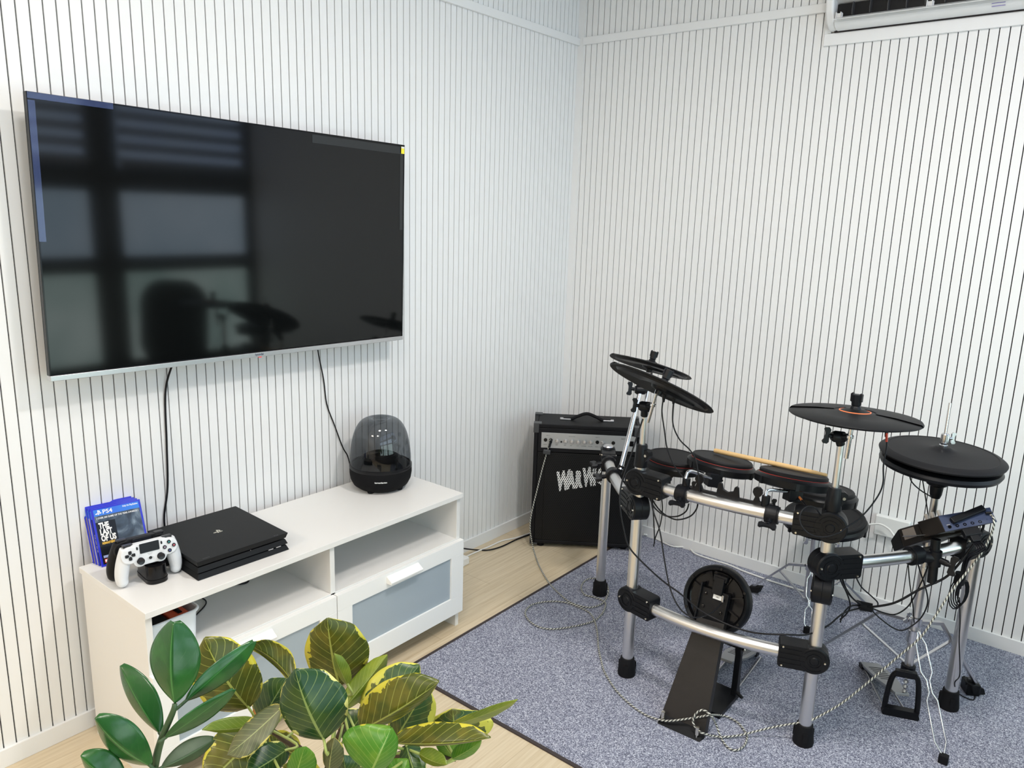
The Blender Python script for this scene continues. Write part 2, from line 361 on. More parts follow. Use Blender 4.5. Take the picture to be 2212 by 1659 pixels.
# ================================================================== LOW CABINET
BX0, BX1, BY0, BY1, BH = 0.0475, 0.4416, -2.454, -1.254, 0.546
cab = thing('tv_bench', 'low white television bench with two drawers under open shelves', 'cabinet', (0.24, -1.854, 0))
MB().box((BX0, BY0, BH-0.018), (BX1, BY1, BH)).build('top_panel', [M_white], cab, bevel=0.0012)
for y in (BY0+0.004, BY1-0.022): MB().box((BX0+0.004, y, 0), (BX1-0.012, y+0.018, BH-0.018)).build('side_panel', M_white, cab, bevel=0.001)
MB().box((BX0+0.01, -1.863, 0.066), (BX1-0.012, -1.845, BH-0.018)).build('divider', M_white, cab, bevel=0.001)
MB().box((BX0+0.01, BY0+0.022, 0.348), (BX1-0.012, BY1-0.022, 0.366)).build('shelf', M_white, cab, bevel=0.001)
MB().box((BX0+0.004, BY0+0.022, 0.05), (BX0+0.010, BY1-0.022, BH-0.018)).build('back_panel', M_white, cab)
MB().box((BX0+0.02, BY0+0.022, 0.066), (BX1-0.02, BY1-0.022, 0.078)).build('bottom_panel', M_white, cab)
m = MB(); m.cyl((BX1-0.05, BY1-0.0225, 0.505), (BX1-0.05, BY1-0.024, 0.505), 0.006, n=16); m.build('fixing_cap', M_trim, cab, smooth=30)
M_frost = mat('frosted_drawer_glass', (0.36, 0.42, 0.47), 0.35, coat=0.3)
XF = BX1-0.011
for y0, y1 in ((BY0+0.002, -1.8555), (-1.8525, BY1-0.002)):
    g = MB(); a, b2, c, d = y0+0.060, y1-0.066, 0.138, 0.306
    for lo, hi in (((XF, y0, d), (XF+0.019, y1, 0.362)), ((XF, y0, 0.066), (XF+0.019, y1, c)), ((XF, y0, c), (XF+0.019, a, d)), ((XF, b2, c), (XF+0.019, y1, d))): g.box(lo, hi)
    dr = g.build('drawer', M_wedge, cab, bevel=0.0008)
    MB().box((XF+0.004, a-0.002, c-0.002), (XF+0.012, b2+0.002, d+0.002)).build('glass', M_frost, dr)['label'] = 'blue-grey frosted glass panel'
    yc = (y0+y1)/2-0.015
    h = MB(); h.prism([(0, 0), (0.024, 0.002), (0.026, 0.010), (0.022, 0.014), (0.0, 0.028)], -0.075, 0.075, 0, Matrix.Translation((XF+0.019, yc, 0.325)) @ Matrix(((1, 0, 0, 0), (0, 0, 1, 0), (0, 1, 0, 0), (0, 0, 0, 1))))
    h.build('handle', M_wedge, dr, bevel=0.0015)
# white plastic container on the left shelf
M_pp = mat('translucent_white_plastic', (0.80, 0.84, 0.88), 0.3, coat=0.2)
ct = thing('storage_container', 'white plastic container holding orange things on the left shelf', 'container', (0.26, -2.35, 0.366))
cx, cy, w, d, h = 0.250, -2.348, 0.25, 0.150, 0.098
def ring_box(mb, cx, cy, w, d, z0, z1, t, r0=0.02, r1=0.024, taper=0.006):
    o0 = rrect(w-2*taper, d-2*taper, r0, 4, cx, cy); o1 = rrect(w, d, r1, 4, cx, cy); i0 = rrect(w-2*taper-2*t, d-2*taper-2*t, r0-t*0.8, 4, cx, cy); i1 = rrect(w-2*t, d-2*t, r1-t*0.8, 4, cx, cy); n = len(o0)
    vs = [(x, y, z0) for x, y in o0]+[(x, y, z1) for x, y in o1]+[(x, y, z1) for x, y in i1]+[(x, y, z0+t) for x, y in i0]
    fs = [tuple(range(n))]+[(k*n+i, k*n+(i+1) % n, (k+1)*n+(i+1) % n, (k+1)*n+i) for k in range(3) for i in range(n)]+[tuple(3*n+i for i in range(n))]
    mb.add(vs, fs)
m = MB(); ring_box(m, cx, cy, w, d, 0.3665, 0.464, 0.002); m.build('tub', M_pp, ct, smooth=35)
m = MB(); pts = [(x, y, 0.463) for x, y in rrect(w+0.004, d+0.004, 0.025, 5, cx, cy)]; m.tube(pts, 0.0045, 8, closed=True); m.build('rim', M_pp, ct, smooth=60)
M_org = mat('orange_plastic', (0.62, 0.10, 0.04), 0.45)
tag(MB().box((0.14, -2.345, 0.3695), (0.362, -2.290, 0.452)).build('orange_case', M_org, None, bevel=0.004), 'orange plastic case inside the white container', 'case')
tag(MB().box((0.15, -2.408, 0.3695), (0.362, -2.350, 0.455)).build('black_pouch', M_blackm, None, bevel=0.008), 'black pouch inside the white container beside the orange case', 'pouch')
m = MB(); m.cyl((0.34, -2.312, 0.4525), (0.25, -2.316, 0.460), 0.006, n=12); m.cyl((0.25, -2.316, 0.460), (0.235, -2.3165, 0.461), 0.004, n=12)
tag(m.build('pen', M_blackm, None, smooth=30), 'dark pen lying on the orange case', 'pen')
cable('charging_cable', [(0.30, -2.262, 0.369), (0.26, -2.24, 0.369), (0.20, -2.16, 0.3695), (0.15, -2.16, 0.375), (0.13, -2.20, 0.40), (0.16, -2.25, 0.405), (0.12, -2.262, 0.385), (0.07, -2.22, 0.370)], 0.0022, M_cable, 'looped thin black cable behind the white container')
cable('charging_cable', [(0.0625, -2.10, 0.42), (0.09, -2.09, 0.375), (0.14, -2.05, 0.3695), (0.17, -2.00, 0.369), (0.12, -1.97, 0.369), (0.0625, -1.96, 0.372)], 0.0028, M_cable, 'short black cable lying in the open left shelf')

# ================================================================== GAMES CONSOLE
con = thing('games_console', 'flat black three-tier games console lying on the bench', 'games console', (0.225, -2.123, BH), 0)
CM = Matrix.Translation((0.2235, -2.122, BH)) @ Matrix.Rotation(R(-2.0), 4, 'Z')   # local X = depth (front +), Y = width
def slab(z0, z1, f0, f1, s0, s1):
    """front/side faces slant: f = front overhang, s = side overhang at z0 / z1"""
    vs = []
    for z, f, s in ((z0, f0, s0), (z1, f1, s1)):
        vs += [(-0.150-f*0.3, -0.136-s, z), (0.150+f, -0.136-s, z), (0.150+f, 0.136+s, z), (-0.150-f*0.3, 0.136+s, z)]
    return vs, [(0, 3, 2, 1), (4, 5, 6, 7), (0, 1, 5, 4), (1, 2, 6, 5), (2, 3, 7, 6), (3, 0, 4, 7)]
for z0, z1, f0, f1, s0, s1, nm in ((0.001, 0.0165, 0.008, 0.000, 0.010, 0.004, 'base_tier'), (0.0205, 0.0345, 0.005, -0.002, 0.008, 0.003, 'middle_tier'), (0.0385, 0.0555, 0.0, 0.006, 0.004, 0.009, 'top_tier')):
    m = MB(); m.M = CM; m.add(*slab(z0, z1, f0, f1, s0, s1)); m.build(nm, M_blackm, con, bevel=0.0012)
m = MB(); m.M = CM; m.box((-0.145, -0.128, 0.0), (0.140, 0.128, 0.05)); m.build('core', M_black, con)
def ps_logo(mb, M, s, mi=0):
    """the P upright over the flat S"""
    z0, z1 = 0, 0.0005
    P = [(-0.10, -0.50), (0.10, -0.43), (0.10, 0.36), (0.16, 0.33), (0.20, 0.26), (0.20, 0.02), (0.36, 0.02), (0.42, 0.12), (0.42, 0.30), (0.34, 0.44), (0.18, 0.52), (-0.10, 0.60)]
    mb.prism([(x*s, y*s) for x, y in P], z0, z1, mi, M)
    mb.prism([(x*s, y*s) for x, y in [(-0.16, -0.12), (-0.16, -0.00), (-0.50, -0.12), (-0.62, -0.22), (-0.60, -0.32), (-0.44, -0.36), (-0.16, -0.30), (-0.16, -0.19), (-0.38, -0.24), (-0.42, -0.21)]], z0, z1, mi, M)
    mb.prism([(x*s, y*s) for x, y in [(0.16, -0.36), (0.16, -0.25), (0.42, -0.16), (0.48, -0.12), (0.40, -0.09), (0.16, -0.15), (0.16, -0.03), (0.52, 0.02), (0.66, -0.08), (0.62, -0.20)]], z0, z1, mi, M)
m = MB(); ps_logo(m, CM @ fr((0.0, 0.0, 0.0556), (0, 0, 1), (0.25, 1, 0)), 0.022); m.build('logo', mat('logo_silver', (0.62, 0.60, 0.52), 0.35, 0.6), con)
m = MB(); add_text(m, 'PS4', 0.010, CM @ fr((0.149, 0.108, 0.0557), (0, 0, 1), (0, 1, 0)), ext=0.0001); add_text(m, 'SONY', 0.008, CM @ fr((0.146, -0.112, 0.0557), (0, 0, 1), (0, 1, 0)), ext=0.0001); m.build('maker_name', mat('faint_print', (0.05, 0.05, 0.055), 0.3), con)
m = MB(); m.M = CM; m.box((0.146, 0.078, 0.0172), (0.1535, 0.094, 0.0198)); m.box((0.146, 0.104, 0.0172), (0.1535, 0.120, 0.0198)); m.box((0.150, 0.020, 0.0362), (0.1515, 0.022, 0.0376)); m.build('port', M_steel, con)

# ================================================================== GAME CASES (standing, leaning on the wall)
yaw, th = R(9), R(25)
dv = Vector((math.sin(yaw), math.cos(yaw), 0)); nv = Vector((math.cos(yaw), -math.sin(yaw), 0)); uv = Vector((0, 0, math.cos(th)))-nv*math.sin(th); fv = uv.cross(dv)*-1
fv = dv.cross(uv)
case_o = Vector((0.100, -2.413, BH+0.0015))
def case_frame(off, side=0.0, up=0.0):
    o = case_o - fv*off + dv*side; o.z = BH+0.0012
    M = Matrix((dv, uv, fv)).transposed().to_4x4(); M.translation = o; return M
M_blue = mat('case_blue', (0.02, 0.03, 0.55), 0.2, coat=0.5)
def cover_mat():
    m = bpy.data.materials.new('stormy_cover'); m.use_nodes = True; nt = m.node_tree; b = nt.nodes['Principled BSDF']; inp(b, 'Roughness', 0.15)
    tc = nt.nodes.new('ShaderNodeTexCoord'); n = nt.nodes.new('ShaderNodeTexNoise'); n.inputs['Scale'].default_value = 14; n.inputs['Detail'].default_value = 4; n.inputs['Distortion'].default_value = 1.2
    nt.links.new(tc.outputs['Object'], n.inputs['Vector']); rp = ramp(nt, [(0.35, (0.012, 0.016, 0.022)), (0.55, (0.06, 0.085, 0.12)), (0.72, (0.22, 0.28, 0.34))])
    nt.links.new(n.outputs['Fac'], rp.inputs['Fac']); nt.links.new(rp.outputs['Color'], b.inputs['Base Color']); return m
M_cover = cover_mat(); M_cdark = mat('cover_black', (0.010, 0.012, 0.016), 0.15); M_cblue = mat('cover_band', (0.05, 0.08, 0.62), 0.15, vary=(9, (0.04, 0.34, 0.80)))
M_cw = mat('cover_white', (0.85, 0.85, 0.85), 0.3); M_cy = mat('cover_yellow', (0.80, 0.50, 0.06), 0.3); M_cg = mat('cover_grey', (0.35, 0.33, 0.32), 0.3, vary=(60, (0.75, 0.72, 0.68))); M_cr = mat('cover_red', (0.55, 0.03, 0.03), 0.3)
spines = [(M_cg, (0.30, 0.33, 0.30)), (M_cg, (0.5, 0.45, 0.35)), (mat('cover_tan', (0.45, 0.36, 0.22), 0.3, vary=(50, (0.10, 0.09, 0.08))), None)]
lbs = ['blue game case at the front of the stack with a dark cloudy cover', 'blue game case second from the front, only its spine and edge showing', 'blue game case second from the wall, only its spine and edge showing', 'blue game case nearest the wall behind the other cases']
for i in range(4):
    off = i*0.0150; F = case_frame(off, side=-0.004*i, up=0)
    t = thing('game_case', lbs[i], 'game case', tuple(F.translation), 0, 'game cases leaning on the wall')
    m = MB(); m.M = F; m.box((0, 0, -0.0138), (0.135, 0.171, 0)); m.build('shell', M_blue, t, bevel=0.0018)
    m = MB(); m.M = F; m.box((-0.0004, 0.006, -0.0120), (0.0001, 0.140, -0.0018), 0); m.box((-0.0004, 0.140, -0.0120), (0.0001, 0.164, -0.0018), 1)
    sp = m.build('spine_print', [(M_cdark, M_cg, spines[2][0], M_cg)[i], M_cblue], t)
    m = MB(); add_text(m, ('THE LAST OF US', 'GAME', 'RACING', 'SPORTS')[i] if i == 0 else '', 0.007, F @ fr((-0.0005, 0.07, -0.007), (-1, 0, 0), (0, -1, 0)), ext=0.0001) if i == 0 else None
    if i == 0: m.build('spine_title', M_cw, t)
    if i == 0:
        m = MB(); m.M = F; m.box((0.006, 0.006, -0.001), (0.129, 0.146, 0.0003), 0); m.box((0.006, 0.146, -0.001), (0.129, 0.165, 0.0003), 1); m.box((0.006, 0.006, 0.0001), (0.129, 0.060, 0.0004), 2)
        m.box((0.006, 0.055, 0.0001), (0.058, 0.128, 0.00045), 2)
        m.build('cover_print', [M_cover, M_cblue, M_cdark], t)
        m = MB()
        for s_, z, sz, y, bx in (('THE', 0, 0.0235, 0.116, 0.62), ('LAST', 0, 0.0235, 0.0975, 0.62), ('OF US', 0, 0.0235, 0.079, 0.62)): add_text(m, s_, sz, F @ fr((0.013, y, 0.0006), (0, 0, 1), (1, 0, 0)), ext=0.0001, bold=0.0011, align='LEFT', sx=bx)
        m.build('title', M_cw, t)
        m = MB(); add_text(m, 'REMASTERED', 0.0085, F @ fr((0.0135, 0.0655, 0.0006), (0, 0, 1), (1, 0, 0)), ext=0.0001, bold=0.0004, align='LEFT', sx=0.75); m.build('subtitle', M_cy, t)
        m = MB(); add_text(m, 'PS4', 0.016, F @ fr((0.029, 0.1555, 0.0006), (0, 0, 1), (1, 0, 0)), ext=0.0001, bold=0.0003, align='LEFT', sx=1.15)
        ps_logo(m, F @ fr((0.018, 0.1555, 0.0004), (0, 0, 1), (1, 0, 0)), 0.013); add_text(m, 'Only On PlayStation', 0.0068, F @ fr((0.126, 0.160, 0.0006), (0, 0, 1), (1, 0, 0)), ext=0.0001, bold=0.00015, align='RIGHT', sx=0.75)
        add_text(m, '( OVER 200 GAME OF THE YEAR AWARDS )', 0.0072, F @ fr((0.0675, 0.139, 0.0006), (0, 0, 1), (1, 0, 0)), ext=0.0001, sx=0.82, bold=0.0001); m.build('headline', M_cw, t)
        m = MB(); m.M = F; m.box((0.010, 0.024, 0.0005), (0.028, 0.031, 0.0007), 1)
        for q in range(4): m.box((0.011+q*0.012, 0.010, 0.0005), (0.0205+q*0.012, 0.021, 0.0007), 2 if q == 0 else 0); m.box((0.0125+q*0.012, 0.012, 0.0007), (0.0185+q*0.012, 0.019, 0.0008), 0 if q == 0 else 3)
        m.build('rating_marks', [M_cw, mat('badge_blue', (0.30, 0.36, 0.60), 0.3), M_cr, M_cdark], t)

# ================================================================== GAME CONTROLLERS ON THEIR CHARGING DOCK
M_wctl = mat('white_controller', (0.72, 0.74, 0.77), 0.42); M_bctl = mat('black_controller', (0.005, 0.005, 0.006), 0.45, spec=0.3)
M_btn = mat('button_black', (0.014, 0.014, 0.018), 0.3); M_pad = mat('touchpad', (0.012, 0.014, 0.020), 0.28)
def ellipsoid(mb, c, rx, ry, rz, M=None, n=18, k=10):
    prof = [(math.sin(PI*i/k), -math.cos(PI*i/k)) for i in range(k+1)]
    S = Matrix.Translation(c) @ Matrix.Diagonal((rx, ry, rz, 1)); mb.lathe(prof, n, 0, (M @ S) if M is not None else S)
def remeshed(mb, voxel, smooth=6):
    me = bpy.data.meshes.new('tmp'); me.from_pydata(mb.v, [], mb.f); o = bpy.data.objects.new('tmp', me); COL.objects.link(o)
    r = o.modifiers.new('r', 'REMESH'); r.mode = 'VOXEL'; r.voxel_size = voxel
    s = o.modifiers.new('s', 'SMOOTH'); s.factor = 0.5; s.iterations = smooth
    m2 = bpy.data.meshes.new_from_object(o.evaluated_get(bpy.context.evaluated_depsgraph_get()))
    g = ([tuple(v.co) for v in m2.vertices], [tuple(p.vertices) for p in m2.polygons]); bpy.data.objects.remove(o); bpy.data.meshes.remove(me); bpy.data.meshes.remove(m2); return g
def body_geo():
    b = MB()   # x right, y up, z towards the player
    b.prism(rrect(0.104, 0.046, 0.014, 5, 0, 0.026), -0.014, 0.010)
    b.prism(rrect(0.060, 0.030, 0.010, 4, 0, 0.000), -0.012, 0.008)
    for s in (-1, 1):
        b.prism(circ(0.024, 24, s*0.052, 0.022), -0.014, 0.0115); b.prism(circ(0.0175, 20, s*0.027, 0.000), -0.012, 0.010)
        pts = spline([(s*0.056, 0.040, -0.003), (s*0.062, 0.018, -0.007), (s*0.069, -0.012, -0.013), (s*0.073, -0.040, -0.017), (s*0.072, -0.056, -0.018)], 6)
        n = len(pts); b.tube(pts, 0.02, 16, rad=[0.0170+0.0025*math.sin(PI*min(1, i/(n-1)*1.1)) - 0.0012*(i/(n-1))**2 for i in range(n)])
        ellipsoid(b, (s*0.072, -0.054, -0.018), 0.0158, 0.0150, 0.0158)
    return remeshed(b, 0.0016, 8)
BODY = body_geo()
def controller(label, origin, yaw, lean, roll, mbody, white):
    dv = Vector((math.sin(yaw), math.cos(yaw), 0)); nv = Vector((math.cos(yaw), -math.sin(yaw), 0)); uv = Vector((0, 0, math.cos(lean)))-nv*math.sin(lean)
    d2 = dv*math.cos(roll)+uv*math.sin(roll); u2 = uv*math.cos(roll)-dv*math.sin(roll); f2 = d2.cross(u2)
    S = 0.98; M = Matrix((d2*S, u2*S, f2*S)).transposed().to_4x4(); M.translation = Vector(origin)
    t = thing('game_controller', label, 'game controller', tuple(origin))
    MB().add(*BODY, 0, M).build('body', mbody, t, smooth=60)
    m = MB(); m.M = M; m.prism(rrect(0.052, 0.027, 0.002, 3, 0, 0.0335), 0.009, 0.0122); m.build('touchpad', M_pad, t, bevel=0.0006)
    for s in (-1, 1):
        m = MB(); m.M = M; m.lathe([(0.0, 0.008), (0.0098, 0.008), (0.0098, 0.0105), (0.006, 0.0115), (0.0055, 0.0165), (0.0088, 0.0172), (0.0094, 0.0186), (0.0088, 0.0200), (0.006, 0.0193), (0.0, 0.0191)], 24, 0, M @ Matrix.Translation((s*0.027, 0.0, 0)))
        m.M = None; m.build('thumbstick', M_btn, t, smooth=40)
        m = MB(); m.M = M; m.box((s*0.052-0.013, 0.043, -0.014), (s*0.052+0.013, 0.051, 0.004)); m.build('shoulder_button', M_btn, t, bevel=0.0025)
        m = MB(); m.M = M; m.prism(rrect(0.0042, 0.0085, 0.002, 3, s*0.0325, 0.037), 0.010, 0.0128); m.build('small_button', M_btn, t)
    m = MB()
    for a in range(4):
        q = M @ Matrix.Translation((-0.052, 0.022, 0.0)) @ Matrix.Rotation(a*PI/2, 4, 'Z'); m.prism([(0.0022, 0), (0.0055, -0.0042), (0.0120, -0.0042), (0.0132, -0.003), (0.0132, 0.003), (0.0120, 0.0042), (0.0055, 0.0042)], 0.0105, 0.0142, 0, q)
    m.build('direction_pad', M_btn, t, bevel=0.0005)
    cols = [(0.05, 0.40, 0.42), (0.45, 0.10, 0.14), (0.10, 0.14, 0.45), (0.35, 0.28, 0.38)]
    for a, c in enumerate(cols):
        ang = R(90-90*a); cx, cy = 0.052+0.0125*math.cos(ang), 0.022+0.0125*math.sin(ang)
        m = MB(); m.M = M; m.prism(circ(0.0052, 20, cx, cy), 0.010, 0.0143, 0)
        shp = [(cx, cy+0.003), (cx-0.0027, cy-0.0017), (cx+0.0027, cy-0.0017)] if a == 0 else circ(0.0027, 14, cx, cy) if a == 1 else [(cx-0.003, cy-0.0006), (cx+0.003, cy-0.0006), (cx+0.003, cy+0.0006), (cx-0.003, cy+0.0006)] if a == 2 else [(cx-0.0022, cy-0.0022), (cx+0.0022, cy-0.0022), (cx+0.0022, cy+0.0022), (cx-0.0022, cy+0.0022)]
        m.prism(shp, 0.0143, 0.0146, 1)
        if a == 2: m.prism([(y-cy+cx, x-cx+cy) for x, y in shp], 0.0143, 0.0146, 1)
        m.build('face_button', [M_btn, mat('symbol_colour', c, 0.4)], t, bevel=0.0)
    m = MB(); m.M = M; m.prism(circ(0.0042, 18, 0, 0.002), 0.006, 0.0110, 0); m.build('home_button', M_btn, t)
    m = MB(); m.M = M
    for r_ in range(3):
        for k_ in range(5-r_): m.prism(circ(0.0006, 8, (k_-(4-r_)/2)*0.0028, 0.0155-r_*0.0022), 0.008, 0.01025)
    m.build('speaker_holes', M_btn, t)
    return t
controller('white game controller standing upright at the front of the charging dock', (0.283, -2.359, 0.618), R(8), R(8), R(0), M_wctl, True)
controller('black game controller standing in the dock behind the white one', (0.222, -2.353, 0.612), R(3), R(5), R(-3), M_bctl, False)
dock = thing('charging_dock', 'glossy black controller charging dock between the two controllers', 'charging dock', (0.255, -2.352, BH))
DM = Matrix.Translation((0.258, -2.343, BH)) @ Matrix.Rotation(R(-6), 4, 'Z')
m = MB(); m.prism(rrect(0.108, 0.058, 0.024, 8), 0.0005, 0.012, 0, DM); m.build('base', M_gloss, dock, smooth=35)
m = MB(); m.prism(rrect(0.106, 0.056, 0.024, 8), 0.0130, 0.050, 0, DM, top=0.95); m.build('tower', M_gloss, dock, smooth=35)

# ================================================================== DOMED SPEAKER
sx, sy = 0.166, -1.418
spk = thing('domed_speaker', 'domed desktop speaker with smoky clear shell on a black base', 'speaker', (sx, sy, BH))
SM = Matrix.Translation((sx, sy, BH))
M_cloth = mat('speaker_cloth', (0.005, 0.005, 0.006), 0.85, spec=0.2, bump=(900, 0.2))
m = MB(); m.lathe([(0, 0.006), (0.085, 0.006), (0.103, 0.020), (0.113, 0.040), (0.1165, 0.062), (0.1165, 0.082), (0.1155, 0.084), (0, 0.084)], 64, 0, SM); m.build('base', M_cloth, spk, smooth=40)
m = MB(); m.lathe([(0.1165, 0.083), (0.1172, 0.084), (0.1165, 0.094), (0.112, 0.097), (0.108, 0.094), (0.108, 0.084)], 64, 0, SM); m.build('collar', M_black, spk, smooth=40)
def smoke():
    m = bpy.data.materials.new('smoky_clear_plastic'); m.use_nodes = True; nt = m.node_tree
    for n in list(nt.nodes): nt.nodes.remove(n)
    out = nt.nodes.new('ShaderNodeOutputMaterial'); mx = nt.nodes.new('ShaderNodeMixShader'); tr = nt.nodes.new('ShaderNodeBsdfTransparent'); gl = nt.nodes.new('ShaderNodeBsdfGlossy'); lw = nt.nodes.new('ShaderNodeLayerWeight'); lw.inputs['Blend'].default_value = 0.5
    pw = nt.nodes.new('ShaderNodeMath'); pw.operation = 'POWER'; pw.inputs[1].default_value = 4.0; ml = nt.nodes.new('ShaderNodeMath'); ml.operation = 'MULTIPLY_ADD'; ml.inputs[1].default_value = 0.45; ml.inputs[2].default_value = 0.045
    nt.links.new(lw.outputs['Facing'], pw.inputs[0]); nt.links.new(pw.outputs[0], ml.inputs[0])
    tr.inputs['Color'].default_value = (0.41, 0.425, 0.44, 1); gl.inputs['Roughness'].default_value = 0.04; gl.inputs['Color'].default_value = (0.8, 0.82, 0.85, 1)
    nt.links.new(ml.outputs[0], mx.inputs[0]); nt.links.new(tr.outputs[0], mx.inputs[1]); nt.links.new(gl.outputs[0], mx.inputs[2]); nt.links.new(mx.outputs[0], out.inputs['Surface']); return m
prof = [(0.1135, 0.092), (0.1135, 0.120), (0.111, 0.150), (0.1065, 0.180), (0.101, 0.205), (0.092, 0.230), (0.080, 0.250), (0.066, 0.263), (0.050, 0.270), (0.038, 0.2715), (0.026, 0.268), (0.018, 0.262), (0.008, 0.259), (0.0005, 0.258)]
P3 = [(p.x, p.z) for p in spline([(a, 0, b) for a, b in prof], 4)]
m = MB(); m.lathe(P3, 72, 0, SM); m.build('clear_dome', smoke(), spk, smooth=60)['label'] = 'smoky grey see-through dome'
pr = []; N = 22
for i in range(N+1):
    r = 0.104*(1-i/N)+0.004; z = 0.094+0.040*(math.sin(min(1.0, (1-r/0.104)*1.35)*PI/2)); pr += [(r+0.0016, z), (r, z+0.0018)]
m = MB(); m.lathe([(0.108, 0.094)]+pr+[(0, 0.1365)], 64, 0, SM); m.build('ribbed_cone', M_black, spk, smooth=25)
m = MB()
for a in range(0, 360, 90):
    c = Vector((math.cos(R(a+20))*0.078, math.sin(R(a+20))*0.078, 0)); m.lathe([(0, 0.0), (0.011, 0.0), (0.014, 0.010), (0.0, 0.012)], 16, 0, SM @ Matrix.Translation(c))
m.build('feet', M_rubber, spk, smooth=40)
vd = Vector((2.27-sx, -3.26-sy, 0)).normalized(); q = Vector((vd.y, -vd.x, 0))*-1
m = MB(); TM = fr(Vector((sx, sy, BH+0.055))+vd*0.1166, vd, (-vd.y, vd.x, 0)); g = text_geo('harman/kardon', 0.0073, 0.0003, 0.0002)
vs = [(p[0], p[1], p[2]-(0.1166-math.sqrt(max(0, 0.1166**2-p[0]**2)))) for p in g[0]]; m.add(vs, g[1], 0, TM); m.build('maker_name', M_cw, spk)

# ================================================================== BASS AMPLIFIER
fl_ = Vector((0.198, -0.502, 0)); ax = Vector((0.408, 0.290, 0)).normalized(); an = Vector((ax.y, -ax.x, 0))
AM = Matrix((ax, -an, Vector((0, 0, 1)))).transposed().to_4x4(); AM.translation = fl_      # local: X along front, -Y outwards, Z up
AW, AH, AD = 0.500, 0.620, 0.205
amp = thing('bass_amplifier', 'black bass guitar amplifier standing in the room corner', 'amplifier', tuple(fl_ + ax*0.25 - an*0.1))
M_vinyl = mat('black_vinyl', (0.006, 0.006, 0.0075), 0.55, spec=0.25, bump=(500, 0.25))
m = MB(); m.M = AM
m.box((0, 0.0, 0.022), (0.018, AD, AH)); m.box((AW-0.018, 0.0, 0.022), (AW, AD, AH)); m.box((0.018, 0.0, AH-0.018), (AW-0.018, AD, AH)); m.box((0.018, 0.0, 0.022), (AW-0.018, AD, 0.040)); m.box((0.018, AD-0.012, 0.04), (AW-0.018, AD, AH-0.018)); m.box((0.018, 0.002, 0.484), (AW-0.018, 0.02, AH-0.018))
m.build('cabinet', M_vinyl, amp, bevel=0.004)
def hexdots(name, s, r, chole, csolid, rough=0.5, metal=0.0):
    m = bpy.data.materials.new(name); m.use_nodes = True; nt = m.node_tree; b = nt.nodes['Principled BSDF']; inp(b, 'Roughness', rough); inp(b, 'Metallic', metal); inp(b, 'Specular IOR Level', 0.25)
    tc = nt.nodes.new('ShaderNodeTexCoord'); sp = nt.nodes.new('ShaderNodeSeparateXYZ')
    mp = nt.nodes.new('ShaderNodeMapping'); mp.vector_type = 'POINT'; mp.inputs['Rotation'].default_value = (0, 0, -math.atan2(ax.y, ax.x))
    nt.links.new(tc.outputs['Object'], mp.inputs['Vector']); nt.links.new(mp.outputs['Vector'], sp.inputs[0])
    def mth(op, a, b_=None):
        n = nt.nodes.new('ShaderNodeMath'); n.operation = op
        for i, v in enumerate((a, b_)):
            if v is None: continue
            if isinstance(v, (int, float)): n.inputs[i].default_value = v
            else: nt.links.new(v, n.inputs[i])
        return n.outputs[0]
    X = mth('DIVIDE', sp.outputs['X'], s); Z = mth('DIVIDE', sp.outputs['Z'], s*1.732); ds = []
    for o in (0.0, 0.5):
        fx = mth('MULTIPLY', mth('SUBTRACT', mth('FRACT', mth('ADD', X, 50+o)), 0.5), s); fz = mth('MULTIPLY', mth('SUBTRACT', mth('FRACT', mth('ADD', Z, 50+o)), 0.5), s*1.732)
        ds.append(mth('SQRT', mth('ADD', mth('MULTIPLY', fx, fx), mth('MULTIPLY', fz, fz))))
    hole = mth('LESS_THAN', mth('MINIMUM', ds[0], ds[1]), r)
    mx = nt.nodes.new('ShaderNodeMix'); mx.data_type = 'RGBA'; mx.inputs[6].default_value = (*csolid, 1); mx.inputs[7].default_value = (*chole, 1); nt.links.new(hole, mx.inputs[0]); nt.links.new(mx.outputs[2], b.inputs['Base Color'])
    return m
M_grille = hexdots('perforated_grille', 0.0098, 0.0034, (0.0005, 0.0005, 0.0005), (0.0095, 0.0095, 0.0105), 0.45)
m = MB(); m.M = AM; m.box((0.019, 0.004, 0.041), (0.056, 0.007, 0.483)); m.box((0.056, 0.001, 0.041), (AW-0.019, 0.007, 0.483))
m.build('grille', M_grille, amp, bevel=0.0008)
m = MB(); m.M = AM; m.box((0.035, -0.0015, 0.506), (AW-0.022, 0.003, 0.580)); m.build('control_panel', mat('panel_silver', (0.46, 0.47, 0.48), 0.38, 0.55), amp, bevel=0.0008)
u_ = lambda x: (x-180)/1920*AW
kz = 0.545
for x in (600, 752, 867, 980, 1095, 1208, 1418):
    m = MB(); m.lathe([(0, 0), (0.0095, 0), (0.0092, 0.009), (0.0078, 0.012), (0.0, 0.0125)], 20, 0, AM @ fr((u_(x), -0.0015, kz-0.002), (0, -1, 0), (1, 0, 0))); kn = m.build('knob', M_steel, amp, smooth=35)
    m = MB(); m.M = AM; m.box((u_(x)-0.0008, -0.0145, kz-0.002), (u_(x)+0.0008, -0.0138, kz+0.006)); m.build('pointer', M_cw, kn)
for x in (390, 485, 1320, 1605):
    m = MB(); m.lathe([(0, -0.001), (0.0085, -0.001), (0.0085, 0.003), (0.0042, 0.003), (0.0042, 0.0005), (0, 0.0005)], 18, 0, AM @ fr((u_(x), -0.0015, kz), (0, -1, 0), (1, 0, 0))); m.build('jack_socket', M_gloss, amp, smooth=35)
m = MB(); m.cyl(AM @ Vector((u_(675), -0.001, kz-0.006)), AM @ Vector((u_(675), -0.005, kz-0.006)), 0.004, n=12)
for x in (1490, 1527): m.cyl(AM @ Vector((u_(x), -0.001, kz-0.020)), AM @ Vector((u_(x), -0.003, kz-0.020)), 0.0026, n=10)
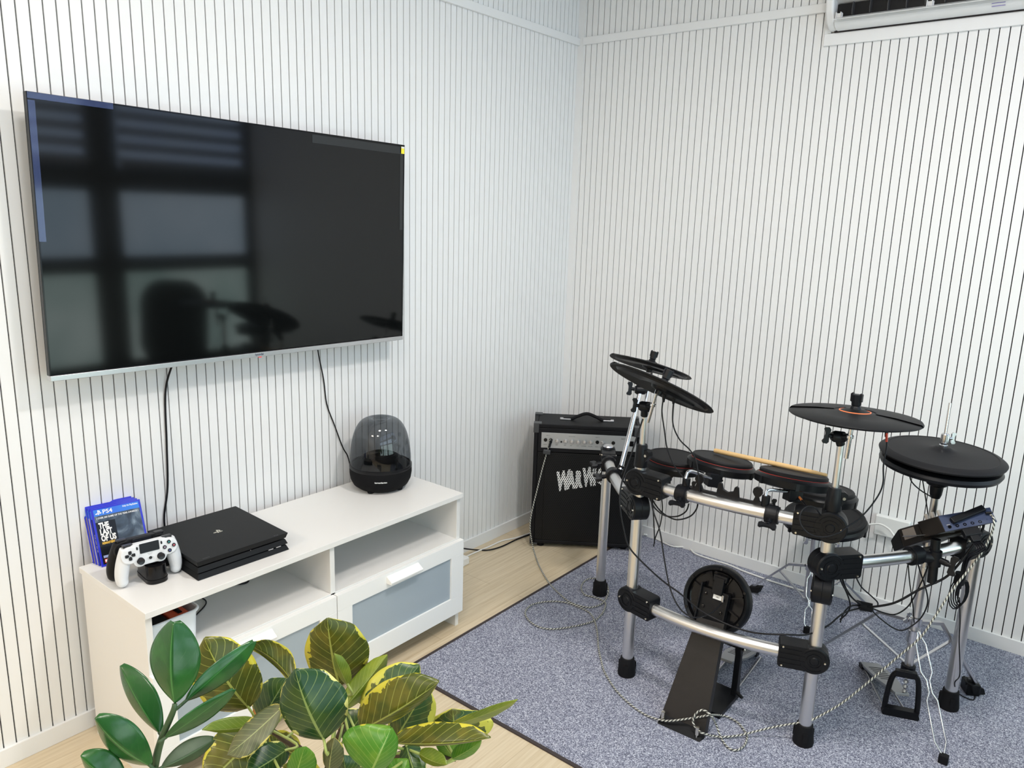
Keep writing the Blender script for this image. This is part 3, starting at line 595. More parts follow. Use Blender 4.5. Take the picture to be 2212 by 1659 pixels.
m.build('push_button', M_black, amp, smooth=35)
m = MB(); m.M = AM; m.box((u_(1895), -0.006, kz-0.012), (u_(1965), -0.001, kz+0.012)); m.build('power_switch', M_gloss, amp, bevel=0.001)
m = MB()
for x, z, s_, sz in ((435, 0.566, 'INPUT 1', 0.005), (860, 0.566, 'POLYACTIVE', 0.005), (1320, 0.568, 'INPUT 2', 0.005), (385, 0.522, 'PASSIVE', 0.005), (595, 0.522, 'GAIN', 0.005), (745, 0.522, 'BASS', 0.005), (852, 0.522, 'MID', 0.005), (970, 0.522, 'LOW', 0.005), (1080, 0.522, 'COMPRESS', 0.005), (1195, 0.522, 'VOLUME', 0.005), (1315, 0.522, 'LINE IN', 0.005), (1400, 0.522, 'MASTER', 0.005), (1790, 0.566, 'SAD U', 0.009)):
    add_text(m, s_, sz, AM @ fr((u_(x), -0.0016, z), (0, -1, 0), (1, 0, 0)), ext=0.0001)
m.build('panel_lettering', M_black, amp)
M_paint = hexdots('sprayed_white_on_grille', 0.0098, 0.0030, (0.004, 0.004, 0.004), (0.80, 0.80, 0.80), 0.6)
m = MB(); LM = AM @ fr((0.118, 0.0008, 0.352), (0, -1, 0), (1, 0, 0.0))
for s_, x, hh, dz in (('W', 0.0, 0.122, -0.016), ('A', 0.050, 0.108, -0.008), ('R', 0.086, 0.106, -0.002), ('W', 0.122, 0.116, 0.010), ('I', 0.170, 0.108, 0.016), ('C', 0.187, 0.104, 0.020)):
    vs, fs = text_geo(s_, hh, 0.0004, 0.0085, 'LEFT'); m.add([(a_*0.44+x, b_+dz+a_*0.10, c_) for a_, b_, c_ in vs], fs, 0, LM)
m.build('white_lettering', M_paint, amp)['label'] = 'jagged white lettering painted on the grille'
m = MB()
m.tube(spline([AM @ Vector(p) for p in ((0.135, 0.10, AH+0.003), (0.175, 0.10, AH+0.006), (0.20, 0.10, AH+0.018), (0.245, 0.10, AH+0.034), (0.29, 0.10, AH+0.020), (0.32, 0.10, AH+0.006), (0.36, 0.10, AH+0.003))], 6), 0.0075, 10); hd = m.build('carry_handle', M_rubber, amp, smooth=60)
for x in (0.145, 0.350):
    m = MB(); m.M = AM; m.box((x-0.026, 0.088, AH), (x+0.026, 0.112, AH+0.008)); m.build('end_cap', M_steel, hd, bevel=0.002)
M_prot = mat('corner_plastic', (0.045, 0.048, 0.052), 0.35)
for x0, x1, xa in ((-0.003, 0.034, 0), (AW-0.034, AW+0.003, 1)):
    for y0, y1 in ((-0.003, 0.034), (AD-0.034, AD+0.003)):
        m = MB(); m.M = AM; m.box((x0, y0, AH-0.001), (x1, y1, AH+0.004)); sx0 = x0 if xa == 0 else x1-0.004; m.box((sx0, y0, AH-0.042), (sx0+0.004, y1, AH))
        if y0 < 0: m.box((x0, y0, AH-0.042), (x1-0.012 if xa == 0 else x1, y0+0.004, AH))
        m.build('corner_protector', M_prot, amp, bevel=0.0015)
        m = MB(); m.M = AM; m.box((x0, y0, 0.018), (x1, y1, 0.024)); m.box((sx0, y0, 0.018), (sx0+0.004, y1, 0.055)); m.build('corner_protector', M_prot, amp, bevel=0.0015)
for x in (0.05, AW-0.05):
    for y in (0.035, AD-0.035):
        m = MB(); zf = 0.0 if (AM @ Vector((x, y, 0))).x < 0.49 else CT
        m.lathe([(0, zf), (0.016, zf), (0.019, 0.020), (0, 0.023)], 18, 0, AM @ Matrix.Translation((x, y, 0))); m.build('foot', M_rubber, amp, smooth=40)


# ================================================================== ELECTRONIC DRUM KIT : RACK
M_ring = mat('red_ring', (0.42, 0.03, 0.02), 0.5); M_dring = mat('dark_ring', (0.10, 0.03, 0.02), 0.5); M_oring = mat('orange_ring', (0.80, 0.20, 0.07), 0.45)
M_clamp = mat('clamp_nylon', (0.005, 0.0055, 0.0075), 0.40, spec=0.28, bump=(260, 0.08)); M_head = mat('pad_rubber', (0.007, 0.007, 0.0085), 0.55, spec=0.25, bump=(420, 0.15))
P = {1: Vector((0.712, -0.680, 0)), 2: Vector((1.101, -1.111, 0)), 3: Vector((1.700, -1.060, 0)), 4: Vector((2.012, -0.554, 0))}
rack = thing('drum_rack', 'tubular silver drum rack with four legs and black joint clamps', 'drum rack', (1.40, -0.90, 0))
UZ = Vector((0, 0, 1))
def at_z(p, z): return Vector((p.x, p.y, z))
for i, top in ((1, 0.655), (2, 0.785), (3, 0.780), (4, 0.640)):
    m = MB(); m.cyl(at_z(P[i], 0.05), at_z(P[i], top), 0.0195, n=32, cap=False); lg = m.build('leg', M_alu, rack, smooth=60)
    m = MB(); m.lathe([(0, CT), (0.030, CT), (0.0315, CT+0.008), (0.0265, 0.050), (0.0240, 0.070), (0.0200, 0.071)], 28, 0, Matrix.Translation(P[i]))
    for a in (0, 120, 240): m.cbox((0, -0.0285, 0.036), (0.014, 0.006, 0.030), 0, Matrix.Translation(P[i]) @ Matrix.Rotation(R(a+25), 4, 'Z'))
    m.build('rubber_foot', M_rubber, lg, smooth=35)
m = MB(); m.lathe([(0, 0.655), (0.018, 0.655), (0.021, 0.660), (0.018, 0.665), (0, 0.666)], 24, 0, Matrix.Translation(P[1])); m.build('end_cap', M_steel, rack, smooth=35)
def bar(name, a, b, z, bow, r=0.0195, n=20, a_in=0.055, b_in=0.055):
    A = at_z(a, z); B = at_z(b, z if not isinstance(z, tuple) else z[1])
    d = (B-A).normalized(); s = Vector((d.y, -d.x, 0)); L = (B-A).length; pts = []
    for k in range(n+1):
        t = (a_in+(L-a_in-b_in)*k/n)/L; pts.append(A+(B-A)*t+s*bow*4*t*(1-t))
    m = MB(); m.tube(pts, r, 28); m.build(name, M_alu, rack, smooth=60); return A, B, d, s
bar('front_bar', P[2], P[3], 0.722, 0.032)
bar('front_bar', P[2], P[3], 0.298, 0.052)
bar('wing_bar', P[1], P[2], 0.622, 0.022)
bar('wing_bar', P[3], P[4], 0.600, 0.026)
def joint(p, z, d, lab=None, R_=0.044, th=0.056, L=0.102):
    """T-clamp: drum around the post, sleeve along the bar (direction d)"""
    d = Vector((d[0], d[1], 0)).normalized(); c = at_z(p, z)
    F = Matrix((d, UZ, d.cross(UZ))).transposed().to_4x4(); F.translation = c      # X along bar, Y up, Z out of the disc face
    m = MB(); m.M = F
    h = th/2
    m.lathe([(0, -h), (R_-0.004, -h), (R_, -h+0.004), (R_, -0.0006), (R_-0.0012, 0), (R_, 0.0006), (R_, h-0.004), (R_-0.004, h), (0, h)], 40, 0, F)
    m.prism(rrect(L-0.010, 0.076, 0.009, 3, (L+0.010)/2, 0), -0.027, 0.027)
    j = m.build('joint_clamp', M_clamp, rack, bevel=0.002)
    for s in (-1, 1):
        m = MB(); G = F if s > 0 else F @ Matrix.Rotation(PI, 4, 'X')
        m.lathe([(0.0, h+0.0035), (0.011, h+0.0030), (0.0145, h-0.001), (0.0145, h-0.001)], 28, 0, G)
        m.lathe([(0.0200, h-0.001), (0.0200, h+0.0022), (0.0232, h+0.0022), (0.0232, h-0.001)], 32, 0, G)
        m.lathe([(0.0325, h-0.001), (0.0325, h+0.0018), (0.0350, h+0.0018), (0.0350, h-0.001)], 24, 0, G, R(20), R(130))
        m.lathe([(0.0325, h-0.001), (0.0325, h+0.0018), (0.0350, h+0.0018), (0.0350, h-0.001)], 24, 0, G, R(205), R(330))
        for y in (-0.0235, -0.0085, 0.0085, 0.0235):
            m.box((0.026 if abs(y) < 0.01 else 0.036, y-0.0022, 0.026), (L-0.004, y+0.0022, 0.0292), 0, G)
        m.build('moulded_ribs', M_clamp, j, smooth=30)
        for x, y in ((L-0.012, 0.0305), (L-0.012, -0.0305), (-0.030, 0.0 if s > 0 else 0)):
            m = MB(); zz = 0.027 if x > 0 else h; m.lathe([(0, zz+0.0035), (0.0028, zz+0.0030), (0.0036, zz), (0, zz-0.001)], 14, 0, G @ Matrix.Translation((x, y, 0))); m.build('screw', M_screw, j, smooth=40)
    return j
d23 = P[3]-P[2]; d12 = P[1]-P[2]; d34 = P[4]-P[3]
def tang(a, b, bow, t=0.15):
    A = at_z(a, 0); B = at_z(b, 0); d = (B-A).normalized(); s_ = Vector((d.y, -d.x, 0)); k = 0.085/(B-A).length
    return d*(k*(B-A).length)+s_*bow*4*k*(1-k)
def tang2(a, b, bow): return tang(b, a, -bow)
joint(P[2], 0.722, tang(P[2], P[3], 0.032)); joint(P[3], 0.722, tang2(P[2], P[3], 0.032), R_=0.047); joint(P[2], 0.298, tang(P[2], P[3], 0.052)); joint(P[3], 0.298, tang2(P[2], P[3], 0.052))
joint(P[2], 0.630, tang2(P[1], P[2], 0.022)); joint(P[3], 0.600, tang(P[3], P[4], 0.026)); joint(P[4], 0.598, tang2(P[3], P[4], 0.026)); joint(P[1], 0.615, tang(P[1], P[2], 0.022), L=0.085)
joint(P[3], 0.522, Vector((-0.25, 0.95, 0)), L=0.080)
def collar(p, z0, z1, ear):
    m = MB(); m.lathe([(0.010, z1), (0.0165, z1), (0.0185, z1-0.004), (0.0215, z0+0.03), (0.0235, z0+0.004), (0.0225, z0), (0.0195, z0)], 28, 0, Matrix.Translation(at_z(p, 0)))
    e = Vector(ear).normalized(); s = Vector((-e.y, e.x, 0)); c = at_z(p, (z0+z1)/2)
    F = Matrix((e, UZ, e.cross(UZ))).transposed().to_4x4(); F.translation = c
    m.prism([(0.012, -0.028), (0.030, -0.006), (0.036, 0.006), (0.034, 0.018), (0.026, 0.024), (0.012, 0.024)], -0.011, 0.011, 0, F)
    cl = m.build('post_collar', M_clamp, rack, smooth=35)
    m = MB(); m.cyl(F @ Vector((0.024, 0.006, -0.015)), F @ Vector((0.024, 0.006, 0.015)), 0.0045, n=14); m.build('screw', M_screw, cl, smooth=40)
collar(P[2], 0.772, 0.848, (0.9, -0.1, 0)); collar(P[3], 0.768, 0.838, (0.8, 0.5, 0))
def wing_knob(mb, c, ax_, s=1.0, up=(0, 0, 1)):
    """wing bolt knob at c, axis ax_ pointing away"""
    F = fr(c, ax_, up); mb.cyl(F @ Vector((0, 0, 0)), F @ Vector((0, 0, 0.014*s)), 0.0065*s, n=14)
    W = [(-0.004, -0.006), (0.010, -0.007), (0.019, -0.013), (0.025, -0.010), (0.026, 0.002), (0.020, 0.007), (0.008, 0.006), (0, 0.004), (-0.008, 0.006), (-0.020, 0.007), (-0.026, 0.002), (-0.025, -0.010), (-0.019, -0.013), (-0.010, -0.007)]
    G = F @ Matrix.Translation((0, 0, 0.016*s)) @ Matrix.Rotation(PI/2, 4, 'X') @ Matrix.Rotation(PI, 4, 'Z')
    mb.prism([(x*s, y*s) for x, y in W], -0.004*s, 0.004*s, 0, G)
def ring_clamp(name, p, d, parent, knob_dir=None, r=0.0195, w=0.030, knob=True, s=1.0):
    d = Vector(d).normalized(); m = MB(); F = fr(p, d)
    m.lathe([(r, -w/2), (r+0.0065, -w/2), (r+0.0065, -w/2+0.005), (r+0.009, -w/2+0.006), (r+0.009, w/2-0.006), (r+0.0065, w/2-0.005), (r+0.0065, w/2), (r, w/2)], 28, 0, F)
    k = Vector(knob_dir or (0, -1, -0.3)).normalized(); kp = Vector(p)+k*(r+0.004)
    m.cyl(Vector(p)+k*r, Vector(p)+k*(r+0.022), 0.008, n=12)
    o = m.build(name, M_clamp, parent, smooth=35)
    if knob:
        m = MB(); wing_knob(m, Vector(p)+k*(r+0.016), k, s, d); m.build('wing_knob', M_clamp, o, smooth=35)
    return o
def on_bar(a, b, z, bow, t):
    A = at_z(a, z); B = at_z(b, z); d = (B-A).normalized(); s = Vector((d.y, -d.x, 0)); return A+(B-A)*t+s*bow*4*t*(1-t), (B-A)/(B-A).length+s*bow*4*(1-2*t)/(B-A).length

# chrome cymbal arms standing in the rack
def rod(name, pts, r, parent, material=None, n=14, smooth_pts=True):
    return MB().tube(spline(pts, 5) if smooth_pts and len(pts) > 2 else pts, r, n).build(name, material or M_chrome, parent, smooth=60)
def arm(post, z0, z1, clamp_c, rod_a, rod_b, knob_dir):
    m = MB(); m.cyl(at_z(post, z0), at_z(post, z1), 0.0098, n=24); m.build('upright_rod', M_alu, rack, smooth=50)
    c = Vector(clamp_c); m = MB(); ax_ = Vector(knob_dir).normalized()
    m.lathe([(0, -0.020), (0.012, -0.020), (0.0165, -0.014), (0.0165, 0.012), (0.012, 0.020), (0, 0.020)], 20, 0, fr(c, ax_)); m.cyl(at_z(post, z1-0.01), c, 0.012, n=16)
    a, b = Vector(rod_a), Vector(rod_b); m.cyl(c, a.lerp(b, 0.5), 0.009, n=12); o = m.build('tilt_clamp', M_clamp, rack, smooth=35)
    m = MB(); wing_knob(m, c+ax_*0.018, ax_, 0.9, (0, 0, 1)); m.build('wing_knob', M_clamp, o, smooth=35)
    m = MB(); dd = (b-a).normalized(); m.lathe([(0.0062, -0.004), (0.0095, -0.004), (0.0095, 0.004), (0.0062, 0.004)], 18, 0, fr(a.lerp(b, 0.5), dd)); m.build('rod_collar', M_chrome, o, smooth=35)
    rod('tilt_rod', [a, b], 0.0062, rack)
VL = Vector((-0.75, -0.62, 0.1))   # towards picture left
arm(P[2], 0.845, 0.955, (1.106, -1.120, 0.978), (1.131, -1.140, 0.934), (1.152, -1.128, 1.050), VL)
arm(P[3], 0.835, 0.975, (1.694, -1.068, 0.988), (1.724, -1.080, 0.935), (1.730, -1.085, 1.062), VL)
# leaning chrome boom clamped to the left wing
p_, d_ = on_bar(P[1], P[2], 0.622, 0.022, 0.42)
rc = ring_clamp('bar_clamp', p_, d_, rack, (-0.72, -0.66, -0.15), w=0.042, s=1.3)
m = MB(); m.cyl(p_+Vector((0.010, 0.016, 0.0)), (0.880, -0.850, 0.660), 0.012, n=16); m.build('clamp_socket', M_clamp, rc, smooth=35)
p2_, d2_ = on_bar(P[1], P[2], 0.622, 0.022, 0.16); ring_clamp('bar_clamp', p2_, d2_, rack, (-0.72, -0.66, -0.15), w=0.042, s=1.3)
m = MB(); m.cyl((0.879, -0.858, 0.645), (0.866, -0.728, 0.915), 0.0092, n=22); m.build('boom_rod', M_chrome, rack, smooth=50)
m = MB(); m.lathe([(0, -0.022), (0.013, -0.022), (0.018, -0.015), (0.018, 0.015), (0.013, 0.022), (0, 0.022)], 20, 0, fr((0.866, -0.722, 0.930), (0.8, 0.6, 0))); bc = m.build('boom_clamp', M_clamp, rack, smooth=35)
m = MB(); wing_knob(m, Vector((0.848, -0.738, 0.932)), VL, 1.0, (0, 0.3, 1)); m.build('wing_knob', M_clamp, bc, smooth=35)
rod('tilt_rod', [(0.872, -0.690, 0.868), (0.862, -0.640, 0.985)], 0.006, rack)
m = MB(); m.cyl((0.866, -0.722, 0.930), (0.868, -0.668, 0.925), 0.009, n=12); m.build('clamp_link', M_clamp, bc, smooth=35)

# ================================================================== CYMBALS
def cymbal(label, c, n, r, turn=0.0, ring=M_oring, bell=0.040, knob_h=0.036):
    c = Vector(c); F = fr(c, n, (math.cos(turn), math.sin(turn), 0.001)); t = thing('cymbal', label, 'cymbal', tuple(c))
    m = MB(); m.lathe([(0, 0.016), (bell*0.6, 0.0155), (bell, 0.0085), (r*0.6, 0.0035), (r-0.004, -0.0045), (r, -0.008), (r-0.003, -0.0105), (r*0.6, -0.006), (bell, -0.003), (0, 0.0)], 96, 0, F); m.build('plate', M_blackm, t, smooth=40)
    m = MB(); m.lathe([(bell+0.012, 0.0065), (bell+0.014, 0.0095), (r*0.6, 0.0070), (r-0.003, -0.0010), (r+0.0005, -0.006), (r-0.001, -0.0095)], 72, 0, F, R(8), R(196)); m.build('playing_zone', M_head, t, smooth=40)
    m = MB(); m.lathe([(bell-0.002, 0.0085), (bell-0.001, 0.0105), (bell+0.0010, 0.0100), (bell+0.0015, 0.0075)], 64, 0, F); m.build('coloured_ring', ring, t, smooth=60)
    m = MB(); m.lathe([(0, 0.015), (0.015, 0.015), (0.013, 0.021), (0.0105, 0.024), (0.0125, 0.0255), (0.0140, 0.048), (0.0145, knob_h+0.018), (0.010, knob_h+0.020), (0, knob_h+0.020)], 8, 0, F)
    for s in (-1, 1): m.prism([(0.004*s, 0), (0.015*s, 0.006), (0.0155*s, 0.026), (0.011*s, 0.030), (0.004*s, 0.020)], -0.005, 0.005, 0, F @ Matrix.Translation((0, 0, 0.030)) @ Matrix.Rotation(PI/2, 4, 'X'))
    m.build('wing_nut', M_clamp, t, smooth=25)
    m = MB(); m.lathe([(0, -0.030), (0.011, -0.030), (0.013, -0.018), (0.030, -0.014), (0.034, -0.004), (0, -0.002)], 24, 0, F); m.prism(rrect(0.11, 0.060, 0.012, 4, 0.06, 0.01), -0.018, -0.004, 0, F); m.lathe([(r*0.35, -0.008), (r*0.40, -0.013), (r*0.86, -0.0165), (r*0.90, -0.010)], 60, 0, F, R(190), R(350)); m.build('underside_housing', M_black, t, smooth=35)
    return t, F
cr, F1 = cymbal('tilted black crash cymbal on the second rack post, lower of the crossed pair', (1.177, -1.150, 1.062), (0.165, 0.455, 0.875), 0.175, turn=0.6, ring=M_dring, bell=0.034)
cymbal('tilted black cymbal on the leaning chrome boom, upper and further of the crossed pair', (0.849, -0.623, 1.010), (0.055, 0.350, 0.935), 0.165, turn=0.6, ring=M_dring, bell=0.034)
cymbal('level black ride cymbal with an orange ring on the post nearest the camera', (1.735, -1.095, 1.066), (-0.013, 0.06, 0.998), 0.170, turn=-0.12)

# ================================================================== DRUM PADS
def drum_pad(label, c, n, ro, ri, ring=M_ring, depth=0.030, cat='drum pad', group=None, name='drum_pad', dish=False):
    c = Vector(c); F = fr(c, n); t = thing(name, label, cat, tuple(c), 0, group)
    m = MB(); m.lathe([(ri, -0.012), (ri+0.004, -0.0125), (ro-0.004, -0.017), (ro, -0.022), (ro-0.002, -0.012-depth), (ro-0.012, -0.016-depth), (0.05, -0.020-depth), (0, -0.020-depth)], 64, 0, F)
    for a in range(0, 360, 60): m.cbox((ro-0.004, 0, -0.034), (0.010, 0.010, 0.022), 0, F @ Matrix.Rotation(R(a+10), 4, 'Z'))
    m.build('shell', M_black, t, smooth=35)
    m = MB(); m.lathe([(ri+0.0008, -0.0130), (ri+0.0014, -0.0112), (ri+0.0022, -0.0128)], 64, 0, F); m.build('coloured_ring', ring, t, smooth=60)
    m = MB(); m.lathe([(ri, -0.013), (ri+0.0004, -0.004), (ri-0.003, 0.0)]+([(ri-0.012, 0.0), (ri-0.018, -0.004), (0, -0.004)] if dish else [(ri-0.010, 0.0006), (ri-0.012, -0.0008), (0, -0.0008)]), 64, 0, F); m.build('striking_head', M_head, t, smooth=30)
    return t, F
def pad_mount(t, F, at, rodpts, clamp_t, seg):
    """L-rod from a bar clamp up to the bracket under the pad"""
    b = F @ Vector(at); m = MB(); m.cbox(at, (0.046, 0.042, 0.046), 0, F); m.build('mount_bracket', M_clamp, t, bevel=0.003)
    m = MB(); wing_knob(m, b+Vector((0.0, 0.022, -0.012)), (0.5, 0.6, -0.6), 0.7); m.build('wing_knob', M_clamp, t, smooth=35)
    MB().tube(spline(rodpts, 6), 0.0055, 12).build('mount_rod', M_chrome, t, smooth=60)
tA, FA = drum_pad('round black tom pad furthest left, beside the amplifier', (1.075, -0.815, 0.733), (0.050, 0.03, 0.998), 0.114, 0.098)
tB, FB = drum_pad('round black tom pad in the middle with the drumstick butt on it', (1.280, -0.872, 0.787), (0.052, 0.150, 0.987), 0.115, 0.101)
tC, FC = drum_pad('round black tom pad nearest the camera, under the drumstick tip', (1.535, -0.9156, 0.8080), (-0.02, 0.200, 0.980), 0.117, 0.103)
tD, FD = drum_pad('dark tom pad half hidden behind the rack post, above the snare pad', (1.550, -0.660, 0.690), (-0.041, 0.084, 0.996), 0.121, 0.108, ring=M_rubber)
q, qd = on_bar(P[2], P[3], 0.722, 0.032, 0.27)
pad_mount(tB, FB, (-0.055, -0.085, -0.060), [q+Vector((0.004, 0.004, 0.03)), q+Vector((0.0, 0.012, 0.055)), q+Vector((0.006, 0.035, 0.067)), FB @ Vector((-0.058, -0.095, -0.058))], 0, 0)
q2, qd2 = on_bar(P[2], P[3], 0.722, 0.032, 0.735)
pad_mount(tC, FC, (-0.022, -0.055, -0.060), [q2+Vector((-0.024, 0.004, 0.03)), q2+Vector((-0.030, 0.012, 0.052)), q2+Vector((-0.026, 0.032, 0.062)), FC @ Vector((-0.025, -0.060, -0.056))], 0, 0)
pad_mount(tA, FA, (-0.035, -0.02, -0.060), [FA @ Vector((-0.035, -0.02, -0.06)), FA @ Vector((-0.10, -0.03, -0.07)), Vector((0.955, -0.920, 0.66)), Vector((0.945, -0.935, 0.635))], 0, 0)
pad_mount(tD, FD, (0.03, 0.0, -0.060), [FD @ Vector((0.03, 0.0, -0.06)), FD @ Vector((0.04, -0.08, -0.07)), Vector((1.640, -0.90, 0.64)), Vector((1.695, -1.035, 0.655))], 0, 0)
for qq, dd, s in ((q, qd, 1), (q2, qd2, -1)):
    o = ring_clamp('bar_clamp', qq, dd, rack, (0.1, -0.95, -0.35), w=0.040)
    m = MB(); off = Vector((0.004 if s > 0 else -0.026, 0.004, 0.020)); m.cyl(qq+off+Vector((0, 0, -0.02)), qq+off+Vector((0, 0.004, 0.030)), 0.0125, n=18); m.build('rod_socket', M_clamp, o, smooth=35)
    m = MB(); wing_knob(m, qq+off+Vector((0.012, 0.004, 0.004)), (0.9, 0.3, 0.1), 0.75); m.build('wing_knob', M_clamp, o, smooth=35)
q4, qd4 = on_bar(P[1], P[2], 0.622, 0.022, 0.60); q5, qd5 = on_bar(P[3], P[4], 0.600, 0.026, 0.30)
# stick holder on the upper bar
a, da = on_bar(P[2], P[3], 0.722, 0.032, 0.50); F = Matrix((da.normalized(), UZ, da.cross(UZ).normalized())).transposed().to_4x4(); F.translation = a+Vector((0, 0.014, 0.016))
sh = tag(MB().prism([(-0.115, 0), (0.115, 0), (0.115, 0.010), (0.098, 0.013), (0.094, 0.026)]+[(0.090+0.015*math.cos(R(t)), 0.042+0.016*math.sin(R(t))) for t in range(-50, 231, 40)]+[(0.084, 0.026), (0.078, 0.010), (0.036, 0.010), (0.032, 0.040), (0.026, 0.044), (0.020, 0.040), (0.017, 0.026), (0.0, 0.020), (-0.015, 0.026), (-0.019, 0.042), (-0.025, 0.046), (-0.031, 0.042), (-0.035, 0.010), (-0.078, 0.010), (-0.086, 0.026)]+[(-0.092+0.015*math.cos(R(t)), 0.042+0.016*math.sin(R(t))) for t in range(-50, 231, 40)]+[(-0.100, 0.026), (-0.106, 0.012), (-0.115, 0.010)], -0.005, 0.005, 0, F).build('stick_holder', M_clamp, None, bevel=0.001), 'black drumstick holder rail clipped along the upper front bar', 'stick holder')
# drumstick
s0, s1 = Vector((1.235, -0.842, 0.7955)), Vector((1.628, -0.885, 0.8115)); 
L = (s1-s0).length
m = MB(); m.lathe([(0, 0), (0.0070, 0.001), (0.0082, 0.005), (0.0080, L*0.70), (0.0064, L*0.90), (0.0048, L-0.014), (0.0054, L-0.008), (0.0044, L-0.002), (0, L)], 20, 0, fr(s0, s1-s0))
tag(m.build('drumstick', mat('hickory', (0.72, 0.50, 0.24), 0.45, vary=(40, (0.62, 0.40, 0.18))), None, smooth=50), 'pale wooden drumstick lying across two tom pads', 'drumstick')

# ================================================================== SNARE PAD AND STAND
sn = Vector((1.435, -0.255, 0)); pcs, Fs = drum_pad('wide black snare pad low behind the rack on a chrome stand', (1.470, -0.275, 0.455), (-0.014, -0.095, 0.995), 0.160, 0.150, ring=M_rubber, depth=0.024, cat='snare pad', name='snare_pad', dish=True)
st = thing('snare_stand', 'chrome tripod snare stand against the back wall', 'drum stand', (sn.x, sn.y, 0))
m = MB(); m.cyl(at_z(sn, 0.065), at_z(sn, 0.235), 0.0135, n=24); m.cyl(at_z(sn, 0.22), at_z(sn, 0.36), 0.0100, n=20); m.build('pole', M_steel, st, smooth=50)
m = MB(); m.cyl(at_z(sn, 0.36), Fs @ Vector((0, 0, -0.075)), 0.009, n=14)
for a in (20, 140, 260):
    v = Vector((math.cos(R(a)), math.sin(R(a)), 0)); m.tube(spline([Fs @ Vector((0, 0, -0.072)), Fs @ (v*0.09+Vector((0, 0, -0.062))), Fs @ (v*0.164+Vector((0, 0, -0.05))), Fs @ (v*0.167+Vector((0, 0, -0.025)))], 5), 0.0042, 8)
m.build('basket', M_chrome, st, smooth=60)
m = MB(); m.lathe([(0.0136, 0.20), (0.019, 0.202), (0.019, 0.225), (0.0136, 0.228)], 20, 0, Matrix.Translation(sn)); m.build('leg_collar', M_steel, st, smooth=35); m = MB(); m.lathe([(0.0136, 0.066), (0.018, 0.068), (0.018, 0.082), (0.0136, 0.084)], 20, 0, Matrix.Translation(sn)); m.build('leg_collar', M_steel, st, smooth=35)
m = MB(); wing_knob(m, at_z(sn, 0.335)+Vector((-0.01, -0.008, 0)), VL, 0.9); m.build('wing_knob', M_chrome, st, smooth=35)
def strap(mb, a, b, w, t, up=(0, 0, 1)):
    a = Vector(a); b = Vector(b); F = fr(a, b-a, up); L = (b-a).length; mb.box((-t/2, -w/2, 0), (t/2, w/2, L), 0, F)
def tripod_leg(parent, base, zt, zb, foot, r_=0.021, strut=True):
    top = at_z(base, zt); ft = Vector(foot); dr = (Vector((ft.x, ft.y, 0))-Vector((base.x, base.y, 0))); out = dr.normalized(); top = top+out*0.02
    knee = top.lerp(Vector((ft.x, ft.y, 0.014)), 0.30); knee.z = zt-0.02
    m = MB(); strap(m, top, knee, 0.016, 0.010); strap(m, knee, (ft.x, ft.y, 0.022), 0.013, 0.008)
    if strut: strap(m, at_z(base, zb)+out*0.014, knee.lerp(Vector((ft.x, ft.y, 0.014)), 0.25), 0.009, 0.005)
    l = m.build('leg', M_steel, parent)
    e = Vector((ft.x, ft.y, 0.0)); s = out
    m = MB(); F = Matrix((out, Vector((-out.y, out.x, 0)), UZ)).transposed().to_4x4(); F.translation = e
    m.add([(-0.052, -0.014, 0.050), (-0.052, 0.014, 0.050), (0.006, 0.017, 0.030), (0.006, -0.017, 0.030), (-0.040, -0.014, 0.016), (-0.040, 0.014, 0.016), (0.018, 0.017, CT), (0.018, -0.017, CT)], [(0, 1, 2, 3), (4, 7, 6, 5), (0, 4, 5, 1), (1, 5, 6, 2), (2, 6, 7, 3), (3, 7, 4, 0)], 0, F)
    m.build('rubber_foot', M_rubber, l, bevel=0.003)
tripod_leg(st, sn, 0.215, 0.075, (1.190, -0.215, 0)); tripod_leg(st, sn, 0.215, 0.075, (1.625, -0.040, 0))
def wavy_leg(parent, a, b, side, W, wid, foot_dir):
    """two bowed rods seen side by side, pinched where they cross"""
    a = Vector(a); b = Vector(b); side = Vector(side); m = MB()
    for s in (-1, 1): m.tube([a.lerp(b, t)+side*wid*w*s for t, w in W], 0.0026, 8)
    l = m.build('leg', M_chrome, parent, smooth=60)
    m = MB(); m.cbox((b.x, b.y, (b.z+CT)/2+0.004), (0.026, 0.020, b.z-CT+0.014)); m.build('rubber_foot', M_rubber, l, bevel=0.003)
SD = Vector((0.776, 0.631, 0))
wavy_leg(st, (1.447, -0.280, 0.205), (1.492, -0.398, 0.020), SD, [(0, 0.2), (0.05, 0.3), (0.12, 1.0), (0.42, 1.0), (0.50, 0.15), (0.60, 0.15), (0.66, 1.0), (0.90, 1.0), (1, 0.1)], 0.014, 0)

